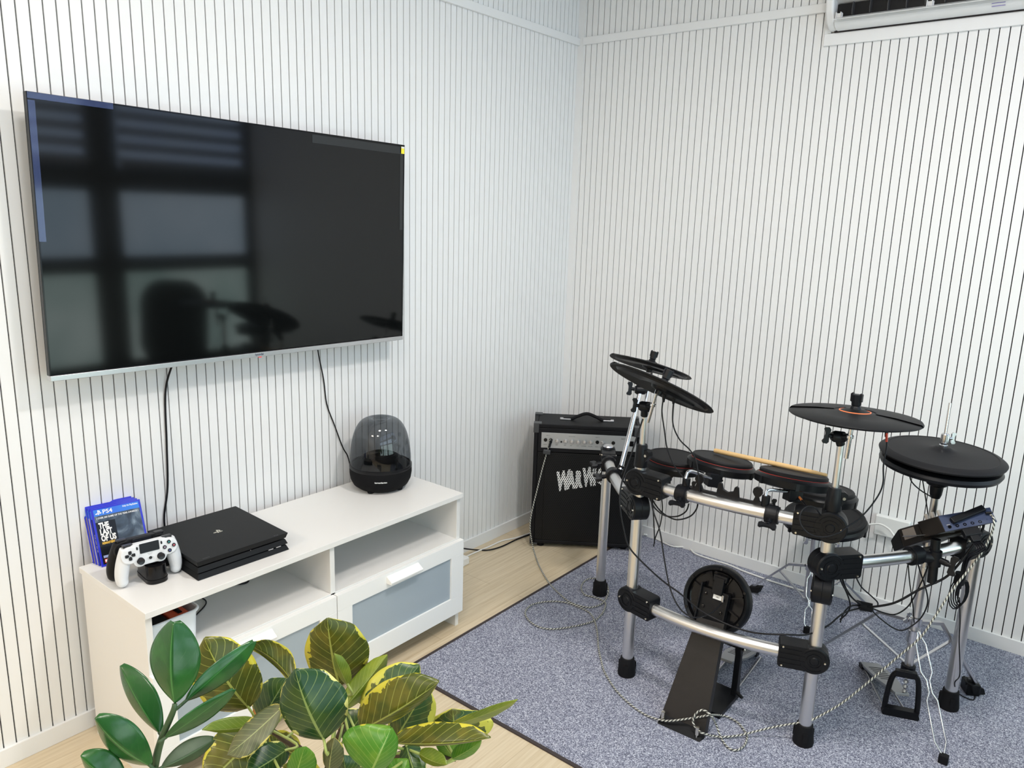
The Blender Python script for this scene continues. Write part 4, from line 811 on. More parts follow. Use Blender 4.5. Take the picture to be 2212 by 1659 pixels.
# ================================================================== HI-HAT
hp = Vector((1.896, -0.679, 0)); hs = thing('hi_hat_stand', 'chrome hi-hat stand with black pedal frame and footboard', 'drum stand', (hp.x, hp.y, 0))
m = MB(); m.cyl(at_z(hp, 0.15), at_z(hp, 0.52), 0.0135, n=28); m.cyl(at_z(hp, 0.52), at_z(hp, 0.765), 0.0112, n=24); m.build('pole', M_alu, hs, smooth=50)
m = MB(); m.cyl(at_z(hp, 0.852), at_z(hp, 1.055), 0.0038, n=12); m.build('pull_rod', M_chrome, hs, smooth=50)
m = MB(); m.lathe([(0, 0.760), (0.0135, 0.752), (0.0175, 0.765), (0.0195, 0.790), (0.030, 0.796), (0.034, 0.808), (0.029, 0.816), (0.032, 0.852), (0, 0.852)], 28, 0, Matrix.Translation(hp)); m.build('cup', M_clamp, hs, smooth=35)
m = MB(); m.lathe([(0.0138, 0.255), (0.020, 0.258), (0.020, 0.30), (0.0138, 0.303)], 20, 0, Matrix.Translation(hp)); m.build('leg_collar', M_chrome, hs, smooth=35); m = MB(); m.lathe([(0.0138, 0.315), (0.019, 0.318), (0.019, 0.345), (0.0138, 0.348)], 20, 0, Matrix.Translation(hp)); cl = m.build('leg_collar', M_chrome, hs, smooth=35)
m = MB(); wing_knob(m, at_z(hp, 0.335)+VL*0.016, VL+Vector((0, 0, 0.3)), 0.75); m.build('wing_knob', M_chrome, hs, smooth=35)
tripod_leg(hs, hp, 0.325, 0.175, (1.560, -0.560, 0)); tripod_leg(hs, hp, 0.325, 0.175, (2.075, -0.395, 0))
wavy_leg(hs, (1.912, -0.700, 0.305), (2.053, -0.872, 0.022), SD, [(0, 0.25), (0.03, 0.3), (0.10, 1.0), (0.33, 1.15), (0.40, 0.3), (0.50, 0.3), (0.56, 1.05), (0.88, 1.15), (0.985, 0.1), (1.0, 0.1)], 0.0155, 0)
# pedal frame: an upright black loop
fx = Vector((0.93, 0.36, 0)).normalized(); Fp = Matrix((fx, UZ, fx.cross(UZ))).transposed().to_4x4(); Fp.translation = Vector((1.898, -0.715, 0))
m = MB(); m.tube(spline([Fp @ Vector(p) for p in ((-0.042, 0.016, 0), (-0.048, 0.030, 0), (-0.044, 0.10, 0), (-0.036, 0.145, 0), (-0.020, 0.160, 0), (0, 0.163, 0), (0.020, 0.160, 0), (0.036, 0.145, 0), (0.044, 0.10, 0), (0.048, 0.030, 0), (0.042, 0.016, 0))], 5), 0.0085, 10); m.prism([(-0.052, CT), (0.052, CT), (0.056, 0.012), (0.050, 0.032), (-0.050, 0.032), (-0.056, 0.012)], -0.012, 0.012, 0, Fp); m.build('pedal_frame', M_black, hs, smooth=35)
m = MB(); m.lathe([(0.0136, 0.140), (0.022, 0.143), (0.022, 0.172), (0.0136, 0.175)], 20, 0, Matrix.Translation(hp)); m.cbox((0, 0.158, 0), (0.062, 0.020, 0.018), 0, Fp); m.cyl(Fp @ Vector((0, 0.155, 0)), at_z(hp, 0.155), 0.014, n=14); m.build('frame_clamp', M_clamp, hs, smooth=35)
def footboard(parent, toe, heel, w, name='footboard', text='TAMA'):
    toe = Vector(toe); heel = Vector(heel); d = (toe-heel); L = d.length; x = d.normalized(); n = Vector((-x.x*x.z, -x.y*x.z, 1-x.z*x.z)).normalized(); y = n.cross(x); F = Matrix((x, y, n)).transposed().to_4x4(); F.translation = heel
    poly = [(0, -w*0.42), (0.05, -w*0.5), (L*0.55, -w*0.5), (L*0.80, -w*0.36), (L, -w*0.30), (L, w*0.30), (L*0.80, w*0.36), (L*0.55, w*0.5), (0.05, w*0.5), (0, w*0.42)]
    o = MB().prism(poly, -0.006, 0.003, 0, F).build(name, mat('cast_footboard', (0.36, 0.37, 0.38), 0.35, 0.8), parent, bevel=0.0015)
    m = MB()
    for k in range(7): m.box((L*0.18+k*0.020, -w*0.30, 0.003), (L*0.18+k*0.020+0.006, w*0.30, 0.0036), 0, F)
    m.build('printed_marks', M_black, o)
    m = MB(); m.cbox((0.012, 0, -0.008), (0.035, w, 0.016), 0, F); m.build('heel_plate', M_clamp, o, bevel=0.002)
    return o, F
footboard(hs, (1.902, -0.752, 0.105), (1.745, -0.490, 0.024), 0.072)
m = MB(); m.cyl((1.732, -0.508, 0.012), Fp @ Vector((-0.046, 0.018, 0)), 0.0035, n=8); m.cyl((1.775, -0.480, 0.012), Fp @ Vector((0.02, 0.018, 0)), 0.0035, n=8); m.build('base_rod', M_steel, hs, smooth=50)
m = MB()
for k in range(5):
    zc = 0.110+0.012*k; m.lathe([(0.004, -0.006), (0.0075, -0.004), (0.0075, 0.004), (0.004, 0.006)], 10, 0, fr((1.904-0.0012*k, -0.735+0.008*k, zc), (0, 0.35, 1)))
m.build('drive_chain', M_steel, hs, smooth=35)
hh = Vector((hp.x, hp.y, 0.905)); F = fr(hh, (0.03, -0.03, 1), (1, 0, 0))
t = thing('hi_hat_pad', 'flat round black hi-hat pad with chrome clutch on the right', 'hi-hat pad', tuple(hh))
m = MB(); m.lathe([(0.006, 0.012), (0.020, 0.011), (0.028, 0.006), (0.046, 0.002), (0.11, -0.002), (0.150, -0.005), (0.153, -0.0035), (0.168, -0.008), (0.176, -0.014), (0.174, -0.019), (0.120, -0.014), (0.006, -0.012)], 96, 0, F); m.build('upper_plate', M_head, t, smooth=30)
m = MB(); m.lathe([(0.006, -0.034), (0.050, -0.033), (0.140, -0.031), (0.165, -0.036), (0.171, -0.045), (0.166, -0.055), (0.150, -0.058), (0.100, -0.052), (0.040, -0.050), (0.006, -0.050)], 96, 0, F)
for k in range(10): m.cyl(F @ Vector((0.12*math.cos(k*0.628), 0.12*math.sin(k*0.628), -0.035)), F @ Vector((0.12*math.cos(k*0.628), 0.12*math.sin(k*0.628), -0.012)), 0.012, n=10)
m.build('lower_plate', M_black, t, smooth=35)
m = MB(); m.lathe([(0.0036, 0.010), (0.011, 0.010), (0.012, 0.018), (0.009, 0.020), (0.010, 0.026), (0.012, 0.028), (0.012, 0.052), (0.009, 0.055), (0.0036, 0.055)], 18, 0, F); cu = m.build('clutch', M_chrome, t, smooth=35)
m = MB(); wing_knob(m, F @ Vector((0.010, 0.008, 0.040)), (0.78, 0.62, 0), 0.7, (0, 0, 1)); m.build('wing_knob', M_chrome, cu, smooth=35)

# ================================================================== KICK TOWER AND BASS PEDAL
kt = thing('kick_pad_tower', 'black kick drum pad on a sloping steel tower plate', 'kick pad', (1.39, -1.10, 0))
b0, b1 = Vector((1.312, -1.261, CT)), Vector((1.461, -1.253, CT)); t0, t1 = Vector((1.341, -1.106, 0.315)), Vector((1.428, -1.092, 0.315))
nrm = (b1-b0).cross(t0-b0).normalized(); nrm = nrm if nrm.y < 0 else -nrm; th_ = nrm*-0.003
m = MB(); q = [b0, b1, t1, t0]; m.add([tuple(v) for v in q]+[tuple(v+th_) for v in q], [(0, 1, 2, 3), (7, 6, 5, 4), (0, 4, 5, 1), (1, 5, 6, 2), (2, 6, 7, 3), (3, 7, 4, 0)])
for a_, b_ in ((b0, t0), (b1, t1)):
    e = [a_, b_, b_-nrm*0.032, a_-nrm*0.032+Vector((0, 0, 0.006))]; sd = Vector((0.002, 0, 0)) * (1 if a_ is b0 else -1)
    m.add([tuple(v) for v in e]+[tuple(v+sd) for v in e], [(0, 1, 2, 3), (7, 6, 5, 4), (0, 4, 5, 1), (1, 5, 6, 2), (2, 6, 7, 3), (3, 7, 4, 0)])
m.build('tower_plate', mat('dark_steel_plate', (0.014, 0.012, 0.0115), 0.48, spec=0.35, bump=(300, 0.05)), kt, bevel=0.0015)
m = MB()
f0 = b0+Vector((0.004, -0.020, 0)); f1 = b1+Vector((-0.004, -0.022, 0)); m.add([tuple(b0+nrm*0.002), tuple(b1+nrm*0.002), tuple(f1), tuple(f0), tuple(b0+Vector((0, 0.01, 0.02))), tuple(b1+Vector((0, 0.01, 0.02)))], [(0, 1, 2, 3), (0, 3, 4), (1, 5, 2), (3, 2, 5, 4), (0, 4, 5, 1)]); m.build('toe_flange', M_black, kt)
for bp in (Vector((1.327, -1.268, 0)), Vector((1.443, -1.266, 0))):
    m = MB(); m.lathe([(0, CT), (0.003, CT), (0.003, 0.018), (0.0060, 0.020), (0.0060, 0.046), (0, 0.047)], 14, 0, Matrix.Translation(bp)); m.build('spur_bolt', M_screw, kt, smooth=35)
kc = Vector((1.373, -1.048, 0.362)); kn_ = Vector((0.05, -0.93, 0.30)).normalized(); F = fr(kc, kn_, (1, 0, 0))    # Z points back at the camera
m = MB(); m.lathe([(0.096, 0.000), (0.104, 0.004), (0.110, -0.002), (0.112, -0.012), (0.112, -0.034), (0.106, -0.040), (0.0, -0.040)], 72, 0, F); pd = m.build('pad_rim', M_black, kt, smooth=35)
for k in range(6):
    a = R(30+60*k); m = MB(); c = F @ Vector((0.102*math.cos(a), 0.102*math.sin(a), 0.001)); m.cyl(c, c+kn_*0.006, 0.0045, n=12); m.build('rim_screw', M_gloss, pd, smooth=35)
m = MB(); m.lathe([(0.096, 0.001), (0.092, -0.014), (0.088, -0.016), (0, -0.018)], 64, 0, F)
for k in range(8):
    m.prism([(0.020, -0.002), (0.088, -0.002), (0.088, 0.002), (0.020, 0.002)], -0.018, -0.006, 0, F @ Matrix.Rotation(R(22+45*k), 4, 'Z'))
m.build('pad_back', M_gloss, kt, smooth=25)
m = MB(); m.M = F; m.box((-0.050, -0.080, -0.012), (0.040, 0.030, 0.004)); m.box((-0.052, -0.10, -0.010), (-0.047, 0.045, 0.018)); m.box((0.040, -0.10, -0.010), (0.045, 0.028, 0.018)); br = m.build('bracket', M_black, kt, bevel=0.001)
for x, y in ((-0.034, 0.012), (0.026, 0.008), (-0.034, -0.030), (0.026, -0.034)):
    m = MB(); m.lathe([(0, 0.009), (0.005, 0.008), (0.0065, 0.003), (0, 0.002)], 16, 0, F @ Matrix.Translation((x, y, 0))); m.build('bracket_bolt', M_gloss, br, smooth=35)
m = MB(); m.M = F; m.box((-0.014, 0.020, -0.014), (0.020, 0.075, 0.014)); m.box((-0.020, 0.062, -0.014), (0.026, 0.082, 0.008)); m.build('mount_block', M_black, kt, bevel=0.002)
m = MB(); m.M = F; m.box((-0.008, 0.004, 0.0045), (0.022, 0.018, 0.0052)); m.build('serial_label', M_cw, kt)
m = MB(); add_text(m, '1801', 0.006, F @ fr((0.007, 0.011, 0.0054), (0, 0, 1), (1, 0, 0)), ext=0.0001); m.build('label_print', M_black, kt)
bpd = thing('bass_pedal', 'bass drum foot pedal behind the kick tower', 'drum pedal', (1.39, -0.95, 0))
m = MB(); 
for x in (1.335, 1.446):
    m.prism([(-0.020, CT), (0.026, CT), (0.013, 0.045), (0.009, 0.165), (0.014, 0.185), (0.009, 0.204), (-0.009, 0.204), (-0.014, 0.185), (-0.008, 0.165), (-0.013, 0.05)], -0.010, 0.010, 0, Matrix(((0, 0, 1, x), (1, 0, 0, -0.985), (0, 1, 0, 0), (0, 0, 0, 1))))
m.box((1.325, -1.13, CT), (1.458, -0.965, 0.020)); m.build('frame', M_black, bpd, bevel=0.002)
m = MB(); m.cyl((1.33, -0.985, 0.19), (1.462, -0.985, 0.19), 0.0055, n=14); sf = m.build('shaft', M_black, bpd, smooth=50)
m = MB(); m.lathe([(0, 0), (0.005, 0), (0.005, 0.008), (0.0025, 0.010), (0, 0.012)], 12, 0, fr((1.456, -0.985, 0.188), (1, 0, 0))); m.build('tension_bolt', M_screw, bpd, smooth=35)
m = MB(); m.cyl((1.452, -0.995, 0.035), (1.480, -1.005, 0.028), 0.0055, n=12); m.build('side_knob', M_black, bpd, smooth=35)
m = MB(); m.cyl((1.39, -0.985, 0.19), (1.39, -1.020, 0.31), 0.004, n=10); m.build('beater_rod', M_steel, bpd, smooth=50)
m = MB(); m.cyl((1.39, -1.008, 0.318), (1.39, -1.034, 0.310), 0.020, n=20); m.build('beater', M_rubber, bpd, smooth=35)
footboard(bpd, (1.392, -0.960, 0.110), (1.372, -0.690, 0.024), 0.082)
m = MB(); m.cyl((1.425, -0.700, 0.012), (1.440, -0.965, 0.014), 0.0035, n=8); m.cyl((1.335, -0.700, 0.012), (1.345, -0.965, 0.014), 0.0035, n=8); m.build('base_rod', M_steel, bpd, smooth=50)

# ================================================================== DRUM MODULE
dm = thing('drum_module', 'dark electronic drum module mounted tilted on the right rack wing', 'drum module', (1.94, -0.75, 0.66))
M_mod = mat('module_brown_black', (0.016, 0.0125, 0.010), 0.42, spec=0.3); M_modb = mat('module_back_blue_lit', (0.045, 0.060, 0.115), 0.30, coat=0.5)  # blue light falling on the rear panel is put into its colour
V8 = [Vector(v) for v in ((1.927, -0.795, 0.734), (2.046, -0.715, 0.771), (2.073, -0.753, 0.745), (1.957, -0.831, 0.704))]     # rear panel TL TR BR BL
far = Vector((-0.060, 0.056, -0.053)); far2 = Vector((-0.125, 0.118, -0.118))
def hexa(mb, a, b, mi=0): mb.add([tuple(v) for v in a+b], [(0, 1, 2, 3), (7, 6, 5, 4), (0, 4, 5, 1), (1, 5, 6, 2), (2, 6, 7, 3), (3, 7, 4, 0)], mi)
B8 = [v+far for v in V8]
m = MB(); hexa(m, V8, B8); m.build('casing', M_mod, dm, bevel=0.002)
rp_n = (V8[1]-V8[0]).cross(V8[3]-V8[0]).normalized(); rp_n = rp_n if rp_n.y < 0 else -rp_n
m = MB(); q = [V8[0].lerp(V8[2], 0.01), V8[1].lerp(V8[3], 0.01), V8[2].lerp(V8[0], 0.01), V8[3].lerp(V8[1], 0.01)]; hexa(m, [v+rp_n*0.0015 for v in q], [v-rp_n*0.001 for v in q]); m.build('rear_panel', M_modb, dm)
C0 = [B8[0]+Vector((0.0, 0, -0.006)), B8[1]+Vector((0, 0, -0.006)), B8[2]+Vector((0, 0, -0.012)), B8[3]+Vector((0, 0, -0.012))]; C1 = [v+far for v in C0]; C1[2] += Vector((0, 0, -0.006)); C1[3] += Vector((0, 0, -0.006))
m = MB(); hexa(m, C0, C1); m.build('front_housing', M_mod, dm, bevel=0.004)
m = MB(); q = [C0[0].lerp(C0[3], 0.1), C0[0].lerp(C0[3], 0.65), C1[0].lerp(C1[3], 0.65), C1[0].lerp(C1[3], 0.1)]; sd = (V8[0]-V8[1]).normalized()*0.0012; q = [q[0].lerp(q[3], 0.2), q[1].lerp(q[2], 0.2), q[2].lerp(q[1], 0.2), q[3].lerp(q[0], 0.2)]; hexa(m, [v+sd for v in q], [v-sd for v in q]); m.build('side_label', mat('brushed_label', (0.42, 0.37, 0.33), 0.45, 0.3), dm)
D0 = C1; D1 = [v+Vector((-0.030, 0.020, -0.030)) for v in C1]; D1[0] = D1[0].lerp(D1[3], 0.4); D1[1] = D1[1].lerp(D1[2], 0.4)
m = MB(); hexa(m, D0, D1); m.build('front_edge', M_black, dm, bevel=0.003)
ux = (V8[1]-V8[0]).normalized(); uy = (V8[0]-V8[3]).normalized(); PF = fr(V8[3].lerp(V8[2], 0.0)+rp_n*0.0015, rp_n, ux)
up_n = ux.cross(far.normalized()).normalized(); up_n = up_n if up_n.z > 0 else -up_n
for k, (u_, v_) in enumerate(((0.15, 0.55), (0.35, 0.50), (0.42, 0.15))):
    c = V8[0].lerp(V8[1], 0.04+u_*0.25)+far*(0.35+0.5*v_)*1.0; c = V8[0]+far*(0.18+0.30*k)+ux*0.018
    m = MB(); m.lathe([(0, -0.002), (0.0062, -0.002), (0.0055, 0.016), (0.0048, 0.018), (0, 0.0182)], 16, 0, fr(c, up_n)); m.build('volume_knob', mat('pale_knob', (0.62, 0.58, 0.54), 0.4), dm, smooth=35)
for k in range(6):
    m = MB(); m.lathe([(0, 0.0005), (0.0048, 0.0005), (0.0048, 0.003), (0.0026, 0.003), (0.0026, 0.001), (0, 0.001)], 14, 0, PF @ Matrix.Translation((0.018+k*0.021, 0.012, 0))); m.build('jack_socket', M_gloss, dm, smooth=35)
m = MB()
for k in range(6): m.M = PF; m.box((0.013+k*0.021, 0.0195, 0), (0.023+k*0.021, 0.021, 0.0006))
m.build('panel_lettering', M_cg, dm)
mp = V8[3].lerp(V8[2], 0.25)+far*0.5
m = MB(); m.cyl((1.938, -0.785, 0.52), (1.930, -0.775, 0.655), 0.0135, n=22); po = m.build('mount_post', M_black, dm, smooth=40)
hexm = MB(); a4 = [Vector((1.88, -0.79, 0.655)), Vector((1.97, -0.73, 0.675)), Vector((1.93, -0.67, 0.645)), Vector((1.83, -0.72, 0.615))]; hexa(hexm, a4, [v+Vector((0, 0, 0.003)) for v in a4]); hexm.build('mount_plate', M_chrome, dm)
q6, qd6 = on_bar(P[3], P[4], 0.600, 0.026, 0.52)
o = ring_clamp('bar_clamp', q6, qd6, rack, (-0.4, -0.9, 0.0), w=0.046, knob=False)
m = MB(); m.cyl(q6, (1.936, -0.782, 0.598), 0.017, n=18); m.cyl((1.936, -0.782, 0.575), (1.935, -0.782, 0.622), 0.0185, n=20); m.cyl((1.936, -0.782, 0.598), (1.972, -0.790, 0.594), 0.010, n=16); m.build('post_socket', M_clamp, o, smooth=35)
m = MB(); wing_knob(m, Vector((1.966, -0.792, 0.594)), (0.9, -0.1, -0.05), 1.15, (0.1, 0.2, 1)); m.build('wing_knob', M_clamp, o, smooth=35)
m = MB(); m.M = PF; m.box((0.042, -0.030, -0.010), (0.088, -0.004, 0.010)); m.box((0.054, -0.050, -0.008), (0.078, -0.028, 0.008)); pl = tag(m.build('cable_plug', M_black, None, bevel=0.003), 'black wide multi-way plug under the drum module', 'plug')
m = MB()
for k in range(7): m.tube(spline([PF @ Vector((0.056+k*0.0032, -0.048, 0)), PF @ Vector((0.054+k*0.004, -0.075, 0.004*(k % 3))), Vector((2.008+0.002*k, -0.745+0.003*(k % 3), 0.61)), Vector((2.003+0.003*(k % 4), -0.735+0.003*k, 0.53)), Vector((1.998+0.004*(k % 3), -0.712+0.002*k, 0.47+0.012*k))], 5), 0.0022, 6)
tag(m.build('wiring_loom', M_cable, None, smooth=60), 'thick bunch of black wires hanging from the module plug', 'cable')
m = MB()
for k in range(5):
    c = Vector((2.000+0.003*k, -0.700+0.002*k, 0.475)); m.tube([c+Vector((0.020*math.cos(t_*0.45)*(1-0.1*k), 0.016*math.cos(t_*0.45), 0.052*math.sin(t_*0.45)*(1-0.06*k)))+Vector((0, 0.004*k-0.008, 0)) for t_ in range(14)], 0.0020, 6, closed=True)
tag(m.build('coiled_cable', M_cable, None, smooth=60), 'black cable coiled and tied beside the right rear leg', 'cable')
m = MB(); m.cyl((1.999, -0.712, 0.510), (2.001, -0.712, 0.545), 0.015, n=16); tag(m.build('cable_tie', M_rubber, None, smooth=35), 'black cable tie around the hanging module wires', 'cable tie')
m = MB(); m.box((0, 0, 0), (0.105, 0.020, 0.012), 0, PF @ Matrix.Translation((0.030, 0.016, 0.003)) @ Matrix.Rotation(R(14), 4, 'Z')); m.cyl(PF @ Vector((0.125, 0.034, 0.008)), PF @ Vector((0.142, 0.030, 0.010)), 0.004, n=12)
tag(m.build('jack_plug', M_black, None, bevel=0.003), 'long black moulded plug in the back of the drum module', 'plug')

# ================================================================== CABLES
CABLES = {
  'braided': [(0.271,-0.471,0.555),(0.265,-0.472,0.522),(0.257,-0.473,0.491),(0.246,-0.489,0.413),(0.236,-0.514,0.302),(0.227,-0.535,0.201),(0.225,-0.543,0.132),(0.231,-0.54,0.074),(0.24,-0.527,0.006),(0.34,-0.625,0.006),(0.444,-0.711,0.006),(0.517,-0.762,0.006),(0.596,-0.806,0.01),(0.667,-0.833,0.01),(0.731,-0.826,0.01),(0.761,-0.799,0.01),(0.771,-0.748,0.01),(0.756,-0.693,0.01),(0.748,-0.67,0.03),(0.712,-0.632,0.035),(0.644,-0.595,0.02),(0.604,-0.617,0.01),(0.623,-0.687,0.01),(0.672,-0.737,0.01),(0.709,-0.73,0.01),(0.748,-0.727,0.01),(0.78,-0.74,0.01),(0.806,-0.793,0.01),(0.819,-0.841,0.01),(0.821,-0.897,0.01),(0.787,-0.98,0.01),(0.731,-1.057,0.01),(0.671,-1.075,0.01),(0.608,-1.051,0.01),(0.572,-1.011,0.01),(0.562,-0.949,0.01),(0.602,-0.881,0.01),(0.659,-0.845,0.01),(0.719,-0.842,0.01),(0.772,-0.85,0.01),(0.821,-0.888,0.01),(0.877,-0.953,0.01),(0.943,-1.046,0.01),(1.004,-1.12,0.01),(1.047,-1.165,0.01),(1.129,-1.225,0.01),(1.209,-1.261,0.01),(1.27,-1.274,0.01),(1.322,-1.276,0.018),(1.355,-1.271,0.028),(1.4,-1.256,0.048),(1.437,-1.247,0.068),(1.464,-1.243,0.085),(1.462,-1.196,0.06),(1.455,-1.131,0.02),(1.472,-1.107,0.01),(1.51,-1.111,0.01),(1.543,-1.135,0.01),(1.562,-1.159,0.01),(1.571,-1.202,0.01),(1.564,-1.236,0.01),(1.545,-1.247,0.01),(1.523,-1.236,0.01),(1.5,-1.22,0.017),(1.482,-1.216,0.045),(1.474,-1.243,0.088),(1.447,-1.243,0.095),(1.428,-1.25,0.078),(1.423,-1.257,0.052),(1.436,-1.262,0.038),(1.455,-1.264,0.032),(1.471,-1.251,0.025),(1.482,-1.233,0.015),(1.51,-1.208,0.012),(1.546,-1.172,0.016),(1.587,-1.132,0.03),(1.636,-1.096,0.05),(1.694,-1.066,0.075),(1.717,-1.063,0.091),(1.783,-1.011,0.152),(1.845,-0.958,0.235),(1.893,-0.919,0.304),(1.943,-0.878,0.377),(1.967,-0.86,0.44),(2.0,-0.826,0.535),(2.036,-0.794,0.615),(2.056,-0.781,0.67),(2.066,-0.78,0.716),(2.068,-0.783,0.746),(2.063,-0.77,0.76),(2.053,-0.751,0.761)],
  'crash_wire_a': [(1.172,-1.122,1.021),(1.176,-1.136,0.979),(1.194,-1.144,0.919),(1.211,-1.15,0.867),(1.238,-1.148,0.816),(1.274,-1.137,0.773),(1.278,-1.118,0.734)],
  'crash_wire_b': [(1.206,-1.121,1.021),(1.217,-1.137,0.949),(1.242,-1.135,0.901),(1.275,-1.122,0.869),(1.293,-1.119,0.845),(1.305,-1.121,0.817),(1.317,-1.128,0.774),(1.318,-1.114,0.728)],
  'ride_wire': [(1.794,-0.969,1.004),(1.802,-0.983,0.964),(1.805,-1.003,0.914),(1.813,-1.017,0.872),(1.812,-1.036,0.843),(1.799,-1.065,0.806),(1.781,-1.097,0.774),(1.763,-1.129,0.758),(1.752,-1.155,0.746),(1.729,-1.174,0.733),(1.707,-1.19,0.73),(1.684,-1.203,0.737),(1.666,-1.21,0.754),(1.657,-1.209,0.772),(1.656,-1.202,0.79),(1.663,-1.189,0.804),(1.674,-1.177,0.806),(1.685,-1.167,0.799),(1.686,-1.123,0.768)],
  'tom_wire': [(1.564,-0.959,0.765),(1.576,-0.983,0.759),(1.599,-1.001,0.749),(1.616,-1.021,0.746),(1.633,-1.04,0.746)],
  'long_wire': [(1.122,-1.157,0.947),(1.118,-1.181,0.891),(1.115,-1.203,0.84),(1.111,-1.225,0.791),(1.11,-1.244,0.751),(1.113,-1.256,0.713),(1.123,-1.265,0.672),(1.142,-1.271,0.617),(1.167,-1.272,0.56),(1.214,-1.254,0.511),(1.27,-1.228,0.462),(1.326,-1.216,0.434),(1.385,-1.202,0.397),(1.434,-1.192,0.38),(1.502,-1.186,0.372),(1.566,-1.179,0.376),(1.645,-1.157,0.393),(1.684,-1.09,0.38),(1.718,-1.02,0.391),(1.737,-0.923,0.401),(1.771,-0.82,0.391)],
  'kick_wire': [(1.149,-1.126,0.703),(1.178,-1.153,0.654),(1.219,-1.173,0.597),(1.256,-1.201,0.522),(1.292,-1.228,0.458),(1.327,-1.247,0.42),(1.357,-1.249,0.396),(1.391,-1.244,0.388),(1.404,-1.184,0.376),(1.41,-1.128,0.374),(1.408,-1.076,0.379)],
  'loop_wire_a': [(1.139,-1.112,0.687),(1.164,-1.112,0.656),(1.191,-1.108,0.632),(1.222,-1.098,0.618),(1.246,-1.09,0.619),(1.274,-1.075,0.634),(1.289,-1.067,0.66),(1.293,-1.066,0.689)],
  'loop_wire_b': [(1.145,-1.132,0.694),(1.171,-1.134,0.656),(1.202,-1.129,0.636),(1.228,-1.121,0.633),(1.253,-1.113,0.641),(1.272,-1.105,0.66),(1.279,-1.105,0.687)],
  'dangling_wire_a': [(1.133,-1.081,0.677),(1.136,-1.075,0.638),(1.147,-1.075,0.562),(1.153,-1.074,0.503)],
  'dangling_wire_b': [(1.152,-1.052,0.674),(1.16,-1.049,0.619),(1.158,-1.053,0.563),(1.148,-1.061,0.517),(1.144,-1.061,0.484)],
  'bundle_a': [(1.716,-0.976,0.549),(1.727,-0.943,0.498),(1.739,-0.905,0.457),(1.757,-0.863,0.419),(1.768,-0.821,0.394)],
  'bundle_b': [(1.71,-0.959,0.538),(1.725,-0.937,0.498),(1.741,-0.916,0.452),(1.746,-0.901,0.417),(1.738,-0.895,0.387),(1.721,-0.895,0.36)],
  'bundle_c': [(1.718,-0.951,0.541),(1.73,-0.924,0.486),(1.748,-0.89,0.441),(1.763,-0.853,0.413),(1.768,-0.822,0.393)],
  'bundle_d': [(1.723,-0.896,0.351),(1.725,-0.879,0.376),(1.738,-0.854,0.396),(1.768,-0.821,0.397)],
  'side_wire': [(1.761,-0.966,0.554),(1.775,-0.929,0.505),(1.796,-0.884,0.465),(1.809,-0.844,0.432),(1.806,-0.814,0.405)],
  'trunk_cable': [(1.768,-0.822,0.393),(1.793,-0.839,0.407),(1.854,-0.824,0.438),(1.912,-0.803,0.495),(1.97,-0.784,0.546),(2.002,-0.784,0.606),(2.027,-0.755,0.667),(2.039,-0.743,0.706),(2.04,-0.744,0.732)],
  'wire_e': [(1.785,-0.809,0.39),(1.825,-0.797,0.381),(1.856,-0.788,0.385),(1.884,-0.774,0.418),(1.901,-0.762,0.475),(1.916,-0.745,0.553),(1.92,-0.747,0.597)],
  'wire_f': [(1.785,-0.81,0.386),(1.82,-0.803,0.359),(1.859,-0.791,0.337),(1.886,-0.781,0.34),(1.918,-0.758,0.378),(1.932,-0.758,0.433),(1.926,-0.774,0.483),(1.904,-0.799,0.552),(1.894,-0.821,0.594)],
  'wire_g': [(1.864,-0.775,0.563),(1.877,-0.768,0.491),(1.893,-0.758,0.419),(1.903,-0.749,0.357)],
  'hat_wire_a': [(1.838,-0.817,0.861),(1.844,-0.796,0.824),(1.865,-0.762,0.792),(1.891,-0.722,0.766)],
  'hat_wire_b': [(1.858,-0.73,0.831),(1.874,-0.719,0.766),(1.887,-0.707,0.707),(1.899,-0.698,0.643)],
  'adapter_wire': [(2.005,-0.692,0.458),(2.017,-0.685,0.378),(2.023,-0.68,0.31),(2.036,-0.674,0.225),(2.038,-0.664,0.184),(2.03,-0.675,0.166),(2.018,-0.458,0.02),(2.039,-0.457,0.008),(2.067,-0.458,0.007),(2.072,-0.43,0.007),(2.054,-0.387,0.007),(2.036,-0.383,0.03),(2.027,-0.396,0.05)],
  'white_mains': [(0.554,-0.03,0.021),(0.575,0.001,0.01),(0.643,-0.019,0.01),(0.721,-0.036,0.01),(0.784,0.001,0.01),(0.842,-0.038,0.01),(0.924,-0.045,0.01),(1.006,-0.042,0.01),(1.093,-0.058,0.01),(1.174,-0.065,0.01),(1.216,-0.069,0.01),(1.335,-0.066,0.01),(1.452,-0.06,0.01)],
  'black_mains': [(0.03,-0.815,0.047),(0.05,-0.789,0.04),(0.039,-0.71,0.005),(0.081,-0.671,0.005),(0.101,-0.596,0.005),(0.102,-0.492,0.005),(0.114,-0.389,0.005)],
  'white_mains_left': [(0.086,-0.872,0.02),(0.053,-0.81,0.006),(0.052,-0.726,0.005),(0.057,-0.644,0.005),(0.06,-0.546,0.005),(0.088,-0.475,0.005),(0.104,-0.375,0.005)],
  'socket_cord': [(1.576,-0.06,0.377),(1.625,-0.06,0.395),(1.661,-0.07,0.39),(1.685,-0.09,0.38),(1.702,-0.1,0.363)],
}
